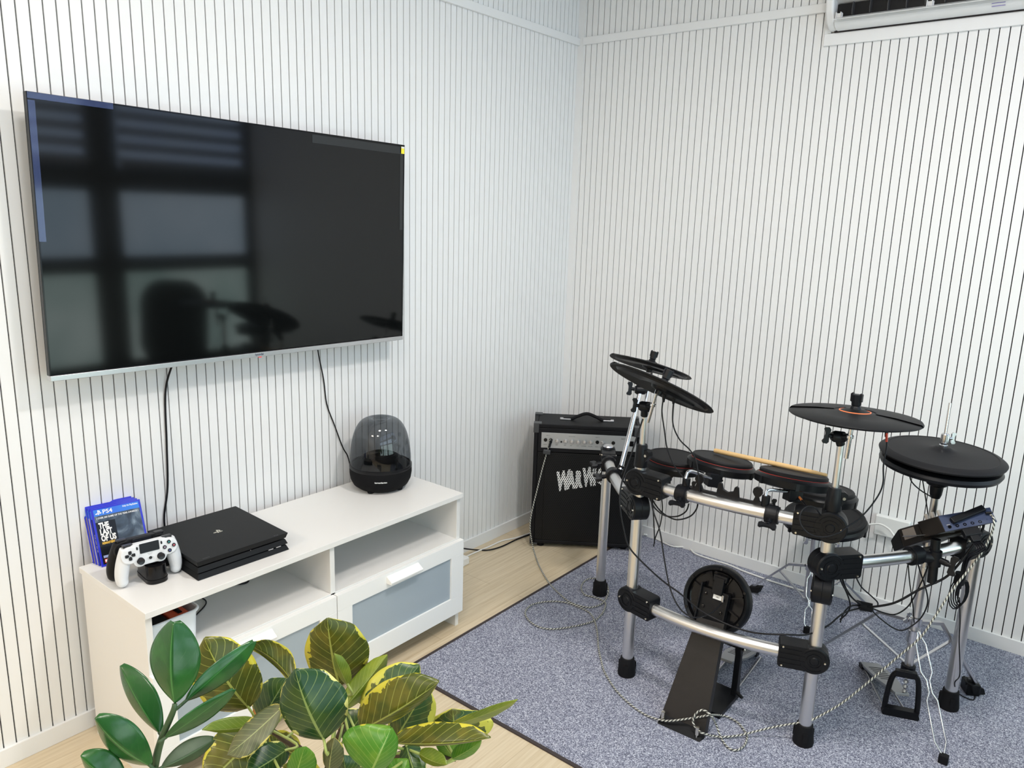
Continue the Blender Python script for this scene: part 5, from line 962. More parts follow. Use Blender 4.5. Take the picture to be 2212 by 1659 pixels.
def braided(name, pts, r, label):
    Pm = [Vector(p) for p in spline(pts, 8)]; out = [Pm[0]]; step = 0.0032; acc = 0
    for i in range(1, len(Pm)):
        a, b = Pm[i-1], Pm[i]; L = (b-a).length
        if L < 1e-6: continue
        d = step-acc
        while d <= L: out.append(a.lerp(b, d/L)); d += step
        acc = L-(d-step)
    m = MB(); n = 8; m.tube(out, r, n); N = len(out)-1
    m.m = [(((k+i) % 4) < 2)*1 for i in range(N) for k in range(n)]+[0, 0]
    return tag(m.build(name, [mat('braid_black', (0.02, 0.02, 0.02), 0.7), mat('braid_white', (0.62, 0.62, 0.56), 0.7)], None, smooth=60), label, 'cable')
braided('instrument_cable', CABLES['braided'], 0.0031, 'black and white braided cable looping from amplifier across carpet to drum module')
a = Vector(CABLES['braided'][0]); m = MB(); m.cyl(AM @ Vector((0.0794, 0.002, 0.545)), AM @ Vector((0.0794, -0.022, 0.540)), 0.0068, n=14); m.cyl(AM @ Vector((0.0794, -0.020, 0.541)), AM @ Vector((0.074, -0.024, 0.516)), 0.0052, n=12)
tag(m.build('jack_plug', M_blackm, None, smooth=40), 'black angled jack plug in the second input of the amplifier', 'plug')
m = MB(); m.box((-0.016, -0.008, -0.010), (0.018, 0.008, 0.010), 0, fr(AM @ Vector((0.062, -0.022, 0.492)), (0.1, 0, 1), tuple(ax)))
tag(m.build('cable_sleeve', M_prot, None, bevel=0.003), 'shiny dark cable sleeve hanging in front of the amplifier', 'cable sleeve')
CL = {'crash_wire_a': ('thin black cable hanging from the lower crossed cymbal, left one of two', 0.0022), 'crash_wire_b': ('thin black cable hanging from the lower crossed cymbal, right one of two', 0.0022),
 'ride_wire': ('black cable curving down from the ride cymbal across the near rack joint', 0.0022), 'tom_wire': ('short black cable with orange sleeve under the nearest tom pad', 0.0020),
 'long_wire': ('long black cable sagging from the second post over the lower bar to the cable tie', 0.0027), 'kick_wire': ('black cable hanging down to the back of the kick pad', 0.0024),
 'loop_wire_a': ('black cable looping under the upper bar, lower of two loops', 0.0024), 'loop_wire_b': ('black cable looping under the upper bar, upper of two loops', 0.0024),
 'dangling_wire_a': ('loose black cable end hanging straight beside the second post', 0.0020), 'dangling_wire_b': ('loose black cable bending under the left upper joint', 0.0020),
 'bundle_a': ('black cable in the bundle running from near post to the cable tie, topmost', 0.0026), 'bundle_b': ('black cable curling down behind the near post', 0.0024), 'bundle_c': ('black cable in the bundle leading to the cable tie, rightmost', 0.0026), 'bundle_d': ('short black cable curving up into the cable tie from below', 0.0024),
 'side_wire': ('thin black cable hanging from the right wing joint to the cable tie', 0.0022), 'trunk_cable': ('thick black cable rising from the cable tie to the drum module', 0.0036),
 'wire_e': ('black cable dipping from the cable tie up behind the hi-hat pole', 0.0022), 'wire_f': ('black cable sagging lowest between the cable tie and the right wing', 0.0022), 'wire_g': ('thin wavy black cable hanging left of the hi-hat pole', 0.0018),
 'hat_wire_a': ('short black cable curving from the hi-hat pad to its pole', 0.0020), 'hat_wire_b': ('thin black cable running straight down from the hi-hat pad', 0.0018), 'adapter_wire': ('thin black cable running down the right rear leg to the floor adapter', 0.0018)}
for k_, (lb, r_) in CL.items(): cable('wire', CABLES[k_], r_, M_cable, lb, n=7)
cable('mains_cable', CABLES['white_mains'], 0.0040, M_wcable, 'white mains cable along the foot of the back wall')
cable('mains_cable', CABLES['black_mains'], 0.0034, M_cable, 'black mains cable on the wood floor between bench and amplifier')
cable('mains_cable', CABLES['white_mains_left'], 0.0034, M_wcable, 'white mains cable on the wood floor between bench and amplifier')
cable('mains_cable', CABLES['socket_cord'], 0.0040, M_wcable, 'white mains cord near the wall socket behind the drum module')
m = MB(); m.box((1.600, -0.030, 0.335), (1.730, -0.0005, 0.420)); wa = tag(m.build('wall_socket', M_wcable, None, bevel=0.006), 'white wall socket low on the back wall behind the module', 'wall socket')
def sleeve(pts, i, mt, lb, r_):
    a = Vector(CABLES[pts][i]); b = Vector(CABLES[pts][i+1]); tag(MB().cyl(a, a.lerp(b, 0.7), r_, n=10).build('cable_sleeve', mt, None, smooth=50), lb, 'cable sleeve')
sleeve('tom_wire', 1, mat('sleeve_orange', (0.75, 0.25, 0.08), 0.5), 'orange sleeve on the cable of the nearest tom pad', 0.0036)
sleeve('ride_wire', 0, mat('sleeve_red', (0.55, 0.06, 0.03), 0.5), 'red sleeve on the cable of the ride cymbal', 0.0034)
tag(MB().cyl(CABLES['kick_wire'][-1], Vector(CABLES['kick_wire'][-1])+Vector((0, 0.002, 0.022)), 0.0040, n=12).build('cable_plug', M_steel, None, smooth=50), 'pale metal plug in the back of the kick pad', 'plug')
for k_, lb in (('crash_wire_a', 'black plug under the lower crossed cymbal, left of two'), ('crash_wire_b', 'black plug under the lower crossed cymbal, right of two'), ('ride_wire', 'black plug hanging under the ride cymbal')):
    a = Vector(CABLES[k_][0]); tag(MB().lathe([(0, -0.016), (0.0035, -0.016), (0.0055, 0.0), (0.006, 0.012), (0, 0.013)], 14, 0, Matrix.Translation(a)).build('cable_plug', M_black, None, smooth=50), lb, 'plug')
tie = Vector(CABLES['trunk_cable'][0]).lerp(Vector(CABLES['trunk_cable'][1]), 0.3); m = MB(); m.cyl(tie-Vector((0.016, 0.004, 0)), tie+Vector((0.018, 0.004, 0)), 0.0140, n=18); tag(m.build('cable_tie', M_rubber, None, smooth=35), 'black cable tie gathering wires between the near post and hi-hat stand', 'cable tie')
ad = thing('power_adapter', 'small black power adapter lying behind the right rear leg', 'power adapter', (2.050, -0.405, CT))
MB().box((-0.022, -0.028, 0.0), (0.022, 0.028, 0.042), 0, Matrix.Translation((2.052, -0.405, CT)) @ Matrix.Rotation(R(30), 4, 'Z')).build('housing', M_black, ad, bevel=0.005)
MB().box((-0.012, -0.006, 0.042), (0.012, 0.006, 0.050), 0, Matrix.Translation((2.052, -0.405, CT)) @ Matrix.Rotation(R(30), 4, 'Z')).build('plug_pins', M_prot, ad)
ps = thing('power_strip', 'white power strip on the floor beside the television bench', 'power strip', (0.085, -0.90, 0))
MB().box((0.060, -1.15, 0.0005), (0.108, -0.838, 0.036)).build('housing', M_wcable, ps, bevel=0.005)

# ================================================================== AIR CONDITIONER
M_ac = mat('ac_white', (0.80, 0.80, 0.80), 0.32, coat=0.2)
ac = thing('air_conditioner', 'white wall air conditioner high on the back wall with open outlet flap', 'air conditioner', (1.68, 0, 2.40))
prof_ = [(-0.001, 2.2985), (-0.040, 2.3000), (-0.062, 2.309), (-0.073, 2.320), (-0.072, 2.330), (-0.042, 2.337), (-0.035, 2.388), (-0.080, 2.398), (-0.105, 2.430), (-0.112, 2.50), (-0.100, 2.58), (-0.05, 2.61), (-0.001, 2.61)]
def yz_prism(mb, prof, x0, x1, mi=0): mb.prism(prof, x0, x1, mi, Matrix(((0, 0, 1, 0), (1, 0, 0, 0), (0, 1, 0, 0), (0, 0, 0, 1))))
m = MB(); yz_prism(m, prof_, 1.228, 2.16); m.build('body', M_ac, ac, smooth=30)
for x0, x1 in ((1.196, 1.228), (2.16, 2.192)):
    m = MB(); yz_prism(m, [(-0.001, 2.300), (-0.045, 2.302), (-0.075, 2.322), (-0.095, 2.36), (-0.112, 2.43), (-0.116, 2.50), (-0.104, 2.585), (-0.05, 2.614), (-0.001, 2.614)], x0, x1); m.build('end_cap', M_ac, ac, bevel=0.010, seg=3)
MB().box((1.215, -0.020, 2.2955), (2.175, -0.0005, 2.3025)).build('shadow_strip', M_back, ac)  # black strip stands in for the shade in the gap under the body
m = MB(); m.box((1.229, -0.052, 2.339), (2.159, -0.036, 2.387)); m.build('outlet', M_black, ac)
for k in range(14):
    x = 1.29+k*0.062
    m = MB(); m.prism([(0, 2.340), (-0.022, 2.341), (-0.026, 2.360), (-0.020, 2.386), (0, 2.387)], x-0.0015, x+0.0015, 0, Matrix.Translation((0, -0.052, 0)) @ Matrix(((0, 0, 1, 0), (1, 0, 0, 0), (0, 1, 0, 0), (0, 0, 0, 1)))); m.build('vane', M_prot, ac)
m = MB(); m.add([(1.235,-0.104,2.322),(2.155,-0.104,2.322),(2.155,-0.056,2.338),(1.235,-0.056,2.338),(1.235,-0.104,2.326),(2.155,-0.104,2.326),(2.155,-0.056,2.342),(1.235,-0.056,2.342)],[(0,3,2,1),(4,5,6,7),(0,1,5,4),(1,2,6,5),(2,3,7,6),(3,0,4,7)]); fl2 = m.build('flap', mat('ac_flap', (0.62, 0.63, 0.63), 0.35), ac, bevel=0.0015)
for x in (1.245, 1.555, 1.90): 
    m = MB(); m.box((x-0.012, -0.078, 2.330), (x+0.012, -0.070, 2.350)); m.box((x-0.010, -0.090, 2.328), (x-0.007, -0.070, 2.352)); m.box((x+0.007, -0.090, 2.328), (x+0.010, -0.070, 2.352)); m.build('flap_hinge', M_ac, fl2, bevel=0.001)
m = MB(); m.M = Matrix.Translation((0, 0, 0)); m.box((1.745, -0.0650, 2.3085), (1.785, -0.0625, 2.3100)); m.box((1.745, -0.0722, 2.3165), (1.785, -0.0700, 2.3180)); m.build('badge', mat('badge_violet', (0.18, 0.14, 0.45), 0.4), ac)
m = MB()
for a, b in (((1.176, -0.012, 2.252), (2.212, 0, 2.296)), ((1.176, -0.012, 2.296), (1.200, 0, 2.66)), ((2.188, -0.012, 2.296), (2.212, 0, 2.66)), ((1.176, -0.012, 2.62), (2.212, 0, 2.66))): m.box(a, b)
struct(m.build('trim_4', M_trim, bevel=0.0012))


# ================================================================== HOUSEPLANTS IN THE FOREGROUND
LEAVES = [
  ('z','zz',(1.3843,-2.8416,0.9327),(1.3664,-2.8264,1.0373),(-0.0339,-0.0100,-0.0043),(0.0135,0.0287,-0.0019),(0.0061,-0.0076,0.0022)),
  ('z','zz',(1.3588,-2.8511,0.8790),(1.2835,-2.8636,0.9555),(-0.0160,-0.0028,-0.0109),(0.0108,0.0170,0.0108),(0.0037,-0.0046,0.0013)),
  ('z','zz',(1.3733,-2.8734,0.8520),(1.3354,-2.9207,0.9311),(-0.0194,-0.0010,-0.0225),(0.0060,0.0177,0.0177),(0.0061,-0.0076,0.0022)),
  ('z','zz',(1.3504,-2.8979,0.8303),(1.3192,-2.9360,0.8770),(-0.0112,-0.0011,-0.0185),(-0.0010,0.0163,0.0142),(0.0049,-0.0061,0.0017)),
  ('z','zz',(1.3763,-2.8248,0.9222),(1.3692,-2.7147,0.9601),(-0.0016,-0.0114,0.0108),(-0.0004,0.0188,-0.0158),(0.0073,-0.0091,0.0026)),
  ('z','zz',(1.3808,-2.8573,0.8874),(1.4078,-2.7714,0.9286),(0.0012,-0.0117,0.0108),(-0.0007,0.0140,-0.0136),(0.0061,-0.0076,0.0022)),
  ('z','zd',(1.3654,-2.8583,0.8350),(1.3636,-2.7815,0.8329),(-0.0144,0.0068,0.0093),(-0.0003,0.0095,-0.0119),(0.0061,-0.0076,0.0022)),
  ('f','fo',(1.2663,-2.6656,0.7760),(1.2265,-2.7128,0.9074),(-0.0380,-0.0268,-0.0331),(0.0092,0.0412,0.0172),(0.0073,-0.0091,0.0026)),
  ('f','fo',(1.2452,-2.5680,0.7631),(1.1954,-2.6244,0.8443),(-0.0091,0.0035,-0.0083),(-0.0033,0.0276,0.0141),(-0.0122,0.0152,-0.0043)),
  ('f','fo',(1.3308,-2.5342,0.7790),(1.3265,-2.5523,0.9123),(-0.0488,-0.0169,-0.0142),(0.0302,0.0473,0.0073),(0.0061,-0.0076,0.0022)),
  ('f','fl',(1.3987,-2.5703,0.8302),(1.3889,-2.5876,0.8893),(-0.0111,0.0000,-0.0057),(0.0022,0.0131,0.0028),(0.0024,-0.0030,0.0009)),
  ('f','fl',(1.3703,-2.5593,0.7640),(1.3853,-2.4751,0.8329),(-0.0192,0.0002,0.0088),(-0.0014,0.0236,-0.0148),(0.0061,-0.0076,0.0022)),
  ('f','fg',(1.4417,-2.6502,0.7968),(1.3990,-2.6671,0.9046),(-0.0396,-0.0169,-0.0216),(0.0236,0.0448,0.0168),(0.0073,-0.0091,0.0026)),
  ('f','fg',(1.2367,-2.6289,0.7112),(1.2586,-2.5895,0.7886),(-0.0322,-0.0066,0.0125),(0.0105,0.0204,-0.0133),(0.0061,-0.0076,0.0022)),
  ('f','fl',(1.3005,-2.6680,0.7634),(1.2808,-2.7542,0.7929),(-0.0038,0.0067,-0.0119),(-0.0080,0.0074,0.0116),(0.0037,-0.0046,0.0013)),
  ('f','fo',(1.2880,-2.6574,0.7436),(1.2799,-2.7568,0.6937),(0.0182,0.0266,-0.0320),(-0.0378,-0.0022,0.0251),(0.0061,-0.0076,0.0022)),
  ('f','fp',(1.3377,-2.6532,0.8031),(1.3494,-2.7542,0.7843),(0.0237,-0.0097,-0.0088),(-0.0204,0.0071,0.0086),(0.0086,-0.0107,0.0030)),
  ('f','fg',(1.3390,-2.6479,0.7256),(1.3427,-2.7225,0.7296),(0.0029,0.0148,-0.0209),(-0.0196,0.0047,0.0165),(0.0061,-0.0076,0.0022)),
  ('f','fb',(1.4174,-2.6875,0.7342),(1.4358,-2.6804,0.7996),(-0.0202,-0.0024,0.0022),(0.0087,0.0230,-0.0083),(0.0037,-0.0046,0.0013)),
  ('f','fp',(1.4480,-2.6472,0.7433),(1.4531,-2.6402,0.8000),(-0.0183,0.0008,-0.0010),(0.0070,0.0176,-0.0041),(0.0049,-0.0061,0.0017)),
  ('f','fb',(1.5437,-2.6483,0.7928),(1.5559,-2.6205,0.8562),(-0.0500,-0.0169,0.0170),(0.0039,0.0260,-0.0121),(0.0086,-0.0107,0.0030)),
  ('f','fo',(1.4668,-2.6031,0.7992),(1.5732,-2.5420,0.8988),(-0.0290,0.0010,0.0301),(-0.0034,0.0205,-0.0200),(0.0086,-0.0107,0.0030)),
  ('f','fc',(1.4029,-2.5380,0.7465),(1.4433,-2.4561,0.8284),(-0.0367,-0.0021,0.0225),(0.0130,0.0243,-0.0254),(0.0073,-0.0091,0.0026)),
  ('f','fc',(1.4558,-2.5270,0.7286),(1.4843,-2.4782,0.8197),(-0.0288,0.0004,0.0088),(0.0193,0.0302,-0.0222),(0.0061,-0.0076,0.0022)),
  ('f','fl',(1.5369,-2.4761,0.7709),(1.6345,-2.4309,0.8392),(0.0002,-0.0071,0.0115),(-0.0060,0.0183,-0.0204),(0.0037,-0.0046,0.0013)),
  ('f','fo',(1.5030,-2.5677,0.7754),(1.6452,-2.5063,0.8209),(-0.0142,0.0148,0.0181),(-0.0012,0.0023,-0.0069),(0.0061,-0.0076,0.0022)),
  ('f','fc',(1.5146,-2.4357,0.6986),(1.5048,-2.4378,0.7653),(-0.0432,-0.0217,-0.0098),(0.0378,0.0480,0.0065),(0.0049,-0.0061,0.0017)),
  ('f','fb',(1.5465,-2.4831,0.7190),(1.5899,-2.4622,0.7627),(-0.0113,0.0037,0.0078),(0.0011,0.0104,-0.0129),(0.0031,-0.0038,0.0011)),
  ('f','fg',(1.4739,-2.5134,0.7249),(1.5247,-2.5334,0.6960),(0.0057,0.0215,0.0041),(-0.0204,-0.0033,-0.0093),(0.0049,-0.0061,0.0017)),
  ('f','fl',(1.5044,-2.5149,0.7261),(1.5661,-2.5144,0.7383),(-0.0031,0.0109,0.0103),(-0.0065,0.0018,-0.0124),(0.0037,-0.0046,0.0013)),
  ('f','fg',(1.3085,-2.5105,0.6478),(1.3294,-2.4785,0.7012),(-0.0264,-0.0044,0.0130),(0.0106,0.0175,-0.0146),(0.0037,-0.0046,0.0013)),
  ('f','fo',(1.2507,-2.5648,0.6197),(1.2144,-2.6074,0.6652),(-0.0114,-0.0018,-0.0205),(-0.0004,0.0178,0.0176),(0.0037,-0.0046,0.0013)),
  ('f','fb',(1.5163,-2.4404,0.6773),(1.4977,-2.4662,0.7314),(-0.0151,-0.0025,-0.0123),(0.0079,0.0233,0.0135),(0.0037,-0.0046,0.0013)),
  ('f','fo',(1.3896,-2.6231,0.6695),(1.3844,-2.6853,0.7430),(-0.0126,-0.0004,-0.0213),(-0.0014,0.0199,0.0186),(0.0049,-0.0061,0.0017)),
  ('f','fg',(1.4435,-2.6015,0.6857),(1.4396,-2.6133,0.7475),(-0.0227,-0.0049,-0.0086),(0.0080,0.0232,0.0034),(0.0049,-0.0061,0.0017)),
  ('f','fb',(1.4999,-2.5556,0.6879),(1.4915,-2.5279,0.7169),(-0.0281,-0.0054,0.0048),(0.0134,0.0237,-0.0100),(0.0049,-0.0061,0.0017)),
  ('f','fg',(1.2533,-2.5689,0.6906),(1.2373,-2.5409,0.7422),(-0.0268,-0.0054,0.0011),(0.0121,0.0237,-0.0063),(0.0049,-0.0061,0.0017)),
  ('f','fl',(1.3740,-2.5030,0.7667),(1.3604,-2.5009,0.8126),(-0.0166,0.0010,-0.0050),(0.0031,0.0183,0.0001),(0.0049,-0.0061,0.0017)),
]
ZZ_STEM =  [(1.3843,-2.8416,0.9327),(1.3845,-2.8443,0.9226),(1.3694,-2.8559,0.8786),(1.3592,-2.8625,0.8378),(1.3330,-2.8617,0.7756)]
FIC_STEM =  [(1.2620,-2.6527,0.7412),(1.2530,-2.6185,0.7018),(1.2571,-2.5968,0.6743),(1.2742,-2.5767,0.6502),(1.2914,-2.5605,0.6123),(1.2974,-2.5471,0.5503)]
FIC_STEM2 =  [(1.3343,-2.5353,0.7652),(1.3247,-2.5222,0.6996),(1.3043,-2.5298,0.6381),(1.2980,-2.5420,0.5665)]
FIC_STEM3 =  [(1.5163,-2.4404,0.6773),(1.4633,-2.4803,0.6867),(1.4027,-2.4879,0.6460),(1.3331,-2.5134,0.5678)]
def leaf_mat(name, base, alt, margin, vein, thr, rough=0.32, tl=0.22, veins=9.0, vamt=0.6):
    m = bpy.data.materials.new(name); m.use_nodes = True; nt = m.node_tree; b = nt.nodes['Principled BSDF']; L = nt.links
    inp(b, 'Roughness', rough); inp(b, 'Specular IOR Level', 0.5)
    uv = nt.nodes.new('ShaderNodeUVMap'); uv.uv_map = 'leaf'; sp = nt.nodes.new('ShaderNodeSeparateXYZ'); L.new(uv.outputs[0], sp.inputs[0])
    def mth(op, a, c=None, clamp=False):
        n = nt.nodes.new('ShaderNodeMath'); n.operation = op; n.use_clamp = clamp
        for i, v in enumerate((a, c)):
            if v is None: continue
            if isinstance(v, (int, float)): n.inputs[i].default_value = v
            else: L.new(v, n.inputs[i])
        return n.outputs[0]
    u, v = sp.outputs['X'], mth('ABSOLUTE', sp.outputs['Y'])
    tc = nt.nodes.new('ShaderNodeTexCoord')
    n1 = nt.nodes.new('ShaderNodeTexNoise'); n1.inputs['Scale'].default_value = 26; n1.inputs['Detail'].default_value = 3; L.new(tc.outputs['Object'], n1.inputs['Vector'])
    n2 = nt.nodes.new('ShaderNodeTexNoise'); n2.inputs['Scale'].default_value = 55; n2.inputs['Detail'].default_value = 3; L.new(tc.outputs['Object'], n2.inputs['Vector'])
    def mix(f, a, c):
        x = nt.nodes.new('ShaderNodeMix'); x.data_type = 'RGBA'
        if isinstance(f, (int, float)): x.inputs[0].default_value = f
        else: L.new(f, x.inputs[0])
        for i, q in ((6, a), (7, c)):
            if isinstance(q, tuple): x.inputs[i].default_value = (*q, 1)
            else: L.new(q, x.inputs[i])
        return x.outputs[2]
    blot = mth('MULTIPLY', mth('SUBTRACT', n1.outputs['Fac'], 0.46), 7.0, True)
    col = mix(blot, base, alt)
    # side veins sweep towards the tip
    ph = mth('FRACT', mth('SUBTRACT', mth('MULTIPLY', u, veins), mth('MULTIPLY', v, 2.6)))
    ln = mth('LESS_THAN', mth('ABSOLUTE', mth('SUBTRACT', ph, 0.5)), 0.045)
    mid = mth('LESS_THAN', v, mth('SUBTRACT', 0.050, mth('MULTIPLY', u, 0.035)))
    col = mix(mth('MULTIPLY', ln, vamt), col, vein)
    if thr < 1.2:
        e = mth('ADD', v, mth('MULTIPLY', mth('SUBTRACT', n2.outputs['Fac'], 0.5), 0.75)); e = mth('ADD', e, mth('MULTIPLY', mth('SUBTRACT', n1.outputs['Fac'], 0.5), 0.5))
        col = mix(mth('GREATER_THAN', e, thr), col, margin)
    col = mix(mid, col, vein)
    L.new(col, b.inputs['Base Color'])
    bp = nt.nodes.new('ShaderNodeBump'); bp.inputs['Strength'].default_value = 0.35; bp.inputs['Distance'].default_value = 0.001
    L.new(mth('ADD', mth('MULTIPLY', ln, -1.0), n2.outputs['Fac']), bp.inputs['Height']); L.new(bp.outputs['Normal'], b.inputs['Normal'])
    out = [n for n in nt.nodes if n.type == 'OUTPUT_MATERIAL'][0]; tr = nt.nodes.new('ShaderNodeBsdfTranslucent'); mx = nt.nodes.new('ShaderNodeMixShader'); mx.inputs[0].default_value = tl
    L.new(col, tr.inputs['Color']); L.new(b.outputs[0], mx.inputs[1]); L.new(tr.outputs[0], mx.inputs[2]); L.new(mx.outputs[0], out.inputs['Surface'])
    return m
YM = (0.62, 0.56, 0.05); VE = (0.42, 0.45, 0.10)
LM_ = {'zz': leaf_mat('glossy_dark_leaf', (0.016, 0.085, 0.018), (0.024, 0.120, 0.022), YM, (0.06, 0.20, 0.05), 2, 0.22, 0.10, 6, 0.06),
       'zd': leaf_mat('dull_dark_leaf', (0.05, 0.085, 0.035), (0.03, 0.06, 0.02), YM, (0.08, 0.12, 0.04), 2, 0.5, 0.10, 6, 0.1),
       'fo': leaf_mat('olive_leaf', (0.075, 0.095, 0.010), (0.15, 0.14, 0.014), YM, VE, 0.93, 0.30, 0.28, 9, 0.55),
       'fg': leaf_mat('green_leaf', (0.018, 0.066, 0.020), (0.045, 0.095, 0.016), (0.72, 0.70, 0.22), (0.26, 0.34, 0.10), 0.98, 0.28, 0.18, 9, 0.5),
       'fc': leaf_mat('margined_leaf', (0.035, 0.090, 0.022), (0.12, 0.13, 0.03), (0.66, 0.63, 0.10), (0.34, 0.40, 0.10), 0.80, 0.32, 0.25, 9, 0.5),
       'fl': leaf_mat('young_leaf', (0.17, 0.25, 0.022), (0.26, 0.32, 0.03), YM, (0.42, 0.48, 0.12), 1.1, 0.35, 0.35, 10, 0.4),
       'fb': leaf_mat('bright_leaf', (0.085, 0.27, 0.018), (0.16, 0.33, 0.03), YM, (0.35, 0.50, 0.12), 1.1, 0.35, 0.35, 9, 0.5),
       'fp': leaf_mat('dusty_leaf', (0.085, 0.10, 0.035), (0.13, 0.13, 0.05), (0.62, 0.52, 0.12), (0.34, 0.36, 0.14), 0.98, 0.45, 0.2, 9, 0.5)}
def leaf(parent, kind, mk, B, T, wl, wr, bend, seed):
    B, T, wl, wr, bend = (Vector(q) for q in (B, T, wl, wr, bend)); NU, NV = 28, 7; vs = []; uvs = []; fs = []
    rnd = random.Random(seed); ph = rnd.random()*6.28
    for i in range(NU+1):
        u = i/NU
        if kind == 'z': w = 1.10*max(0.0, math.sin(PI*min(1, u*0.975)**1.05))**0.70
        else: w = 1.06*max(0.0, math.sin(PI*u**0.86))**0.52*min(1.0, (1-u)*6+0.0)**0.35
        w = max(w, 0.02)
        for j in range(-NV, NV+1):
            v = j/NV; a = abs(v); s = wl if v < 0 else wr
            wav = 0.0 if kind == 'z' else 0.05*math.sin(u*17+ph+(1.3 if v < 0 else 0))*a**3
            curl = bend*(4*u*(1-u))*1.0 - bend*0.35*(a**2)
            vs.append(tuple(B.lerp(T, u)+s*a*w+curl+bend.normalized()*wav*s.length*0.8)); uvs.append((u, v))
    W = 2*NV+1
    for i in range(NU):
        for j in range(W-1): fs.append((i*W+j, i*W+j+1, (i+1)*W+j+1, (i+1)*W+j))
    I = MW[parent.name].inverted(); me = bpy.data.meshes.new('leaf'); me.from_pydata([tuple(I @ Vector(q)) for q in vs], [], fs); me.update()
    ul = me.uv_layers.new(name='leaf')
    for lp in me.loops: ul.data[lp.index].uv = uvs[lp.vertex_index]
    me.materials.append(LM_[mk]); me.shade_smooth(); o = bpy.data.objects.new('leaf', me); COL.objects.link(o); o.parent = parent; MW[o.name] = MW[parent.name]
    so = o.modifiers.new('thickness', 'SOLIDIFY'); so.thickness = 0.0007; so.offset = 0
    return o
def pot(parent, x, y, r, h, material):
    m = MB(); m.lathe([(0, 0), (r*0.78, 0), (r*0.80, 0.004), (r, h-0.02), (r, h), (r-0.008, h), (r-0.012, h-0.03), (0, h-0.03)], 48, 0, Matrix.Translation((x, y, 0))); m.build('pot', material, parent, smooth=35)
    m = MB(); m.lathe([(0, h-0.028), (r-0.012, h-0.030)], 32, 0, Matrix.Translation((x, y, 0))); m.build('soil', mat('potting_soil', (0.035, 0.022, 0.015), 0.95, bump=(80, 0.8)), parent)
M_pot = mat('pot_glaze', (0.55, 0.54, 0.52), 0.4); M_stem = mat('green_stem', (0.045, 0.085, 0.035), 0.5); M_bark = mat('brown_stem', (0.055, 0.035, 0.020), 0.7, bump=(120, 0.5)); M_pet = mat('pale_petiole', (0.30, 0.36, 0.10), 0.45)
zz = thing('houseplant', 'dark green glossy houseplant in front of the bench, furthest left', 'plant', (1.335, -2.870, 0))
pot(zz, 1.335, -2.870, 0.115, 0.26, M_pot)
sp_ = spline([(1.335, -2.870, 0.23), (1.332, -2.872, 0.45), (1.330, -2.868, 0.66)]+list(reversed(ZZ_STEM)), 6); n_ = len(sp_)
MB().tube(sp_, 0.006, 12, rad=[0.0085-0.0055*i/(n_-1) for i in range(n_)]).build('stem', M_stem, zz, smooth=60)
fic = thing('houseplant', 'variegated rubber plant with yellow edged leaves at the bottom of the view', 'plant', (1.300, -2.520, 0))
pot(fic, 1.300, -2.520, 0.150, 0.30, M_pot)
base_ = [(1.300, -2.520, 0.26), (1.301, -2.525, 0.42)]
for k_, stn in enumerate((FIC_STEM, FIC_STEM2, FIC_STEM3)):
    sp_ = spline(base_+list(reversed(stn)), 6); n_ = len(sp_); MB().tube(sp_, 0.006, 12, rad=[0.0085-0.0045*i/(n_-1) for i in range(n_)]).build('stem', M_bark, fic, smooth=60)
nodes_ = [Vector(p) for s_ in (FIC_STEM, FIC_STEM2, FIC_STEM3) for p in s_[:4]]
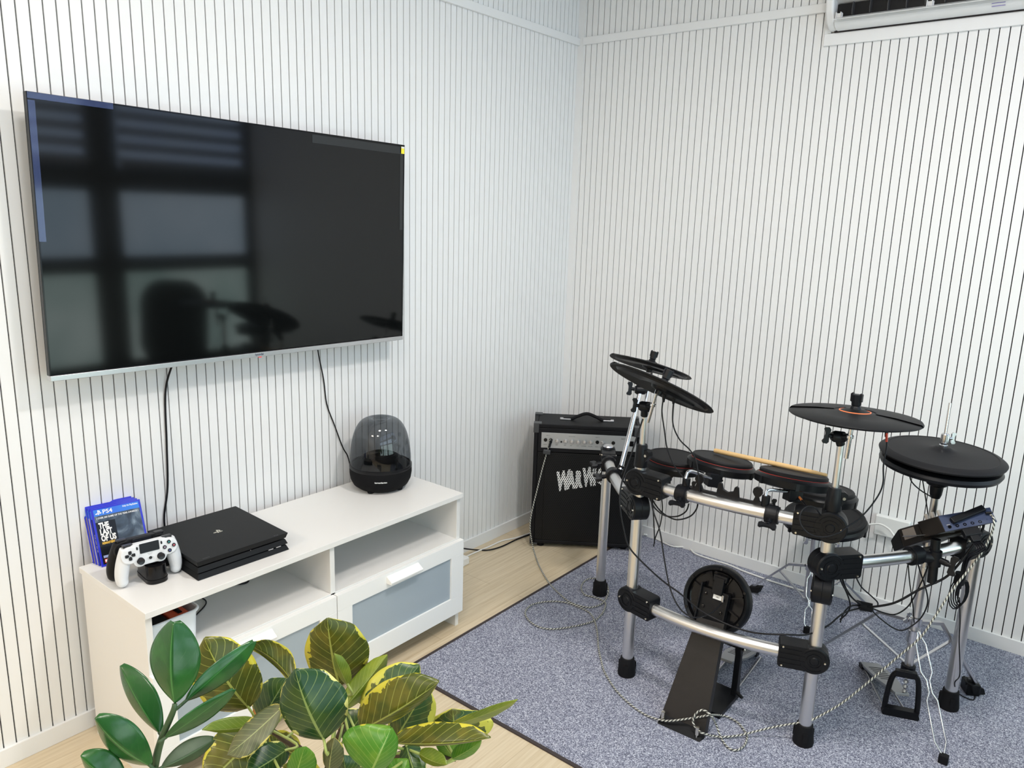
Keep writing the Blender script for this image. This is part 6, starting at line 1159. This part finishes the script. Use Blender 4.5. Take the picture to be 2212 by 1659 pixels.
for i, (k_, mk, B, T, wl, wr, bd) in enumerate(LEAVES):
    par = zz if k_ == 'z' else fic
    lf = leaf(par, k_, mk, B, T, wl, wr, bd, i)
    B_ = Vector(B); T_ = Vector(T)
    if k_ == 'z': tgt = min([Vector(p) for p in ZZ_STEM], key=lambda p: (p-B_).length)
    else: tgt = min(nodes_, key=lambda p: (p-B_).length)
    if (tgt-B_).length > 0.003:
        d_ = (B_-T_).normalized(); m = MB(); m.tube(spline([T_.lerp(B_, 0.96), B_, B_+d_*min(0.02, (tgt-B_).length*0.4), tgt], 5), 0.0022, 8); m.build('petiole', M_stem if k_ == 'z' else M_pet, lf, smooth=60)
m = MB(); q = Vector(FIC_STEM[0]); m.tube([q+Vector((0, 0, -0.004)), q+Vector((-0.002, 0, 0.008)), q+Vector((-0.004, 0, 0.022))], 0.004, 10, rad=[0.005, 0.0045, 0.0008]); m.build('leaf_bud', mat('orange_bud', (0.50, 0.18, 0.04), 0.5), fic, smooth=60)

# ================================================================== OFFICE CHAIR BY THE WINDOW (seen only in the television's reflection)
oc = thing('office_chair', 'black high-backed office chair by the window, reflected in the television', 'chair', (2.72, -0.95, 0), 0)
m = MB(); m.prism([(x, y) for x, y in rrect(0.44, 0.56, 0.16, 8)], -0.035, 0.035, 0, fr((2.74, -0.80, 0.82), (-0.60, -0.80, 0.12), (0.8, -0.6, 0))); m.build('backrest', M_rubber, oc, bevel=0.02)
m = MB(); m.prism(rrect(0.46, 0.46, 0.10, 6), 0.42, 0.49, 0, Matrix.Translation((2.66, -0.98, 0)) @ Matrix.Rotation(R(53), 4, 'Z')); m.build('seat', M_rubber, oc, bevel=0.02)
m = MB(); m.cyl((2.66, -0.98, 0.10), (2.66, -0.98, 0.43), 0.025, n=20); m.tube(spline([(2.66, -0.98, 0.41), (2.74, -0.86, 0.40), (2.775, -0.78, 0.50), (2.77, -0.76, 0.70)], 6), 0.018, 10); m.build('column', M_black, oc, smooth=50)
for k in range(5):
    a = R(72*k+20); m = MB(); m.cyl((2.66, -0.98, 0.11), (2.66+0.26*math.cos(a), -0.98+0.26*math.sin(a), 0.075), 0.016, 0.012, n=12); lg = m.build('leg', M_black, oc, smooth=50)
    c = Vector((2.66+0.26*math.cos(a), -0.98+0.26*math.sin(a), 0.005+0.028)); m = MB(); m.cyl(c-Vector((0, 0.018, 0)), c+Vector((0, 0.018, 0)), 0.027, n=16); m.build('castor', M_black, lg, smooth=40)
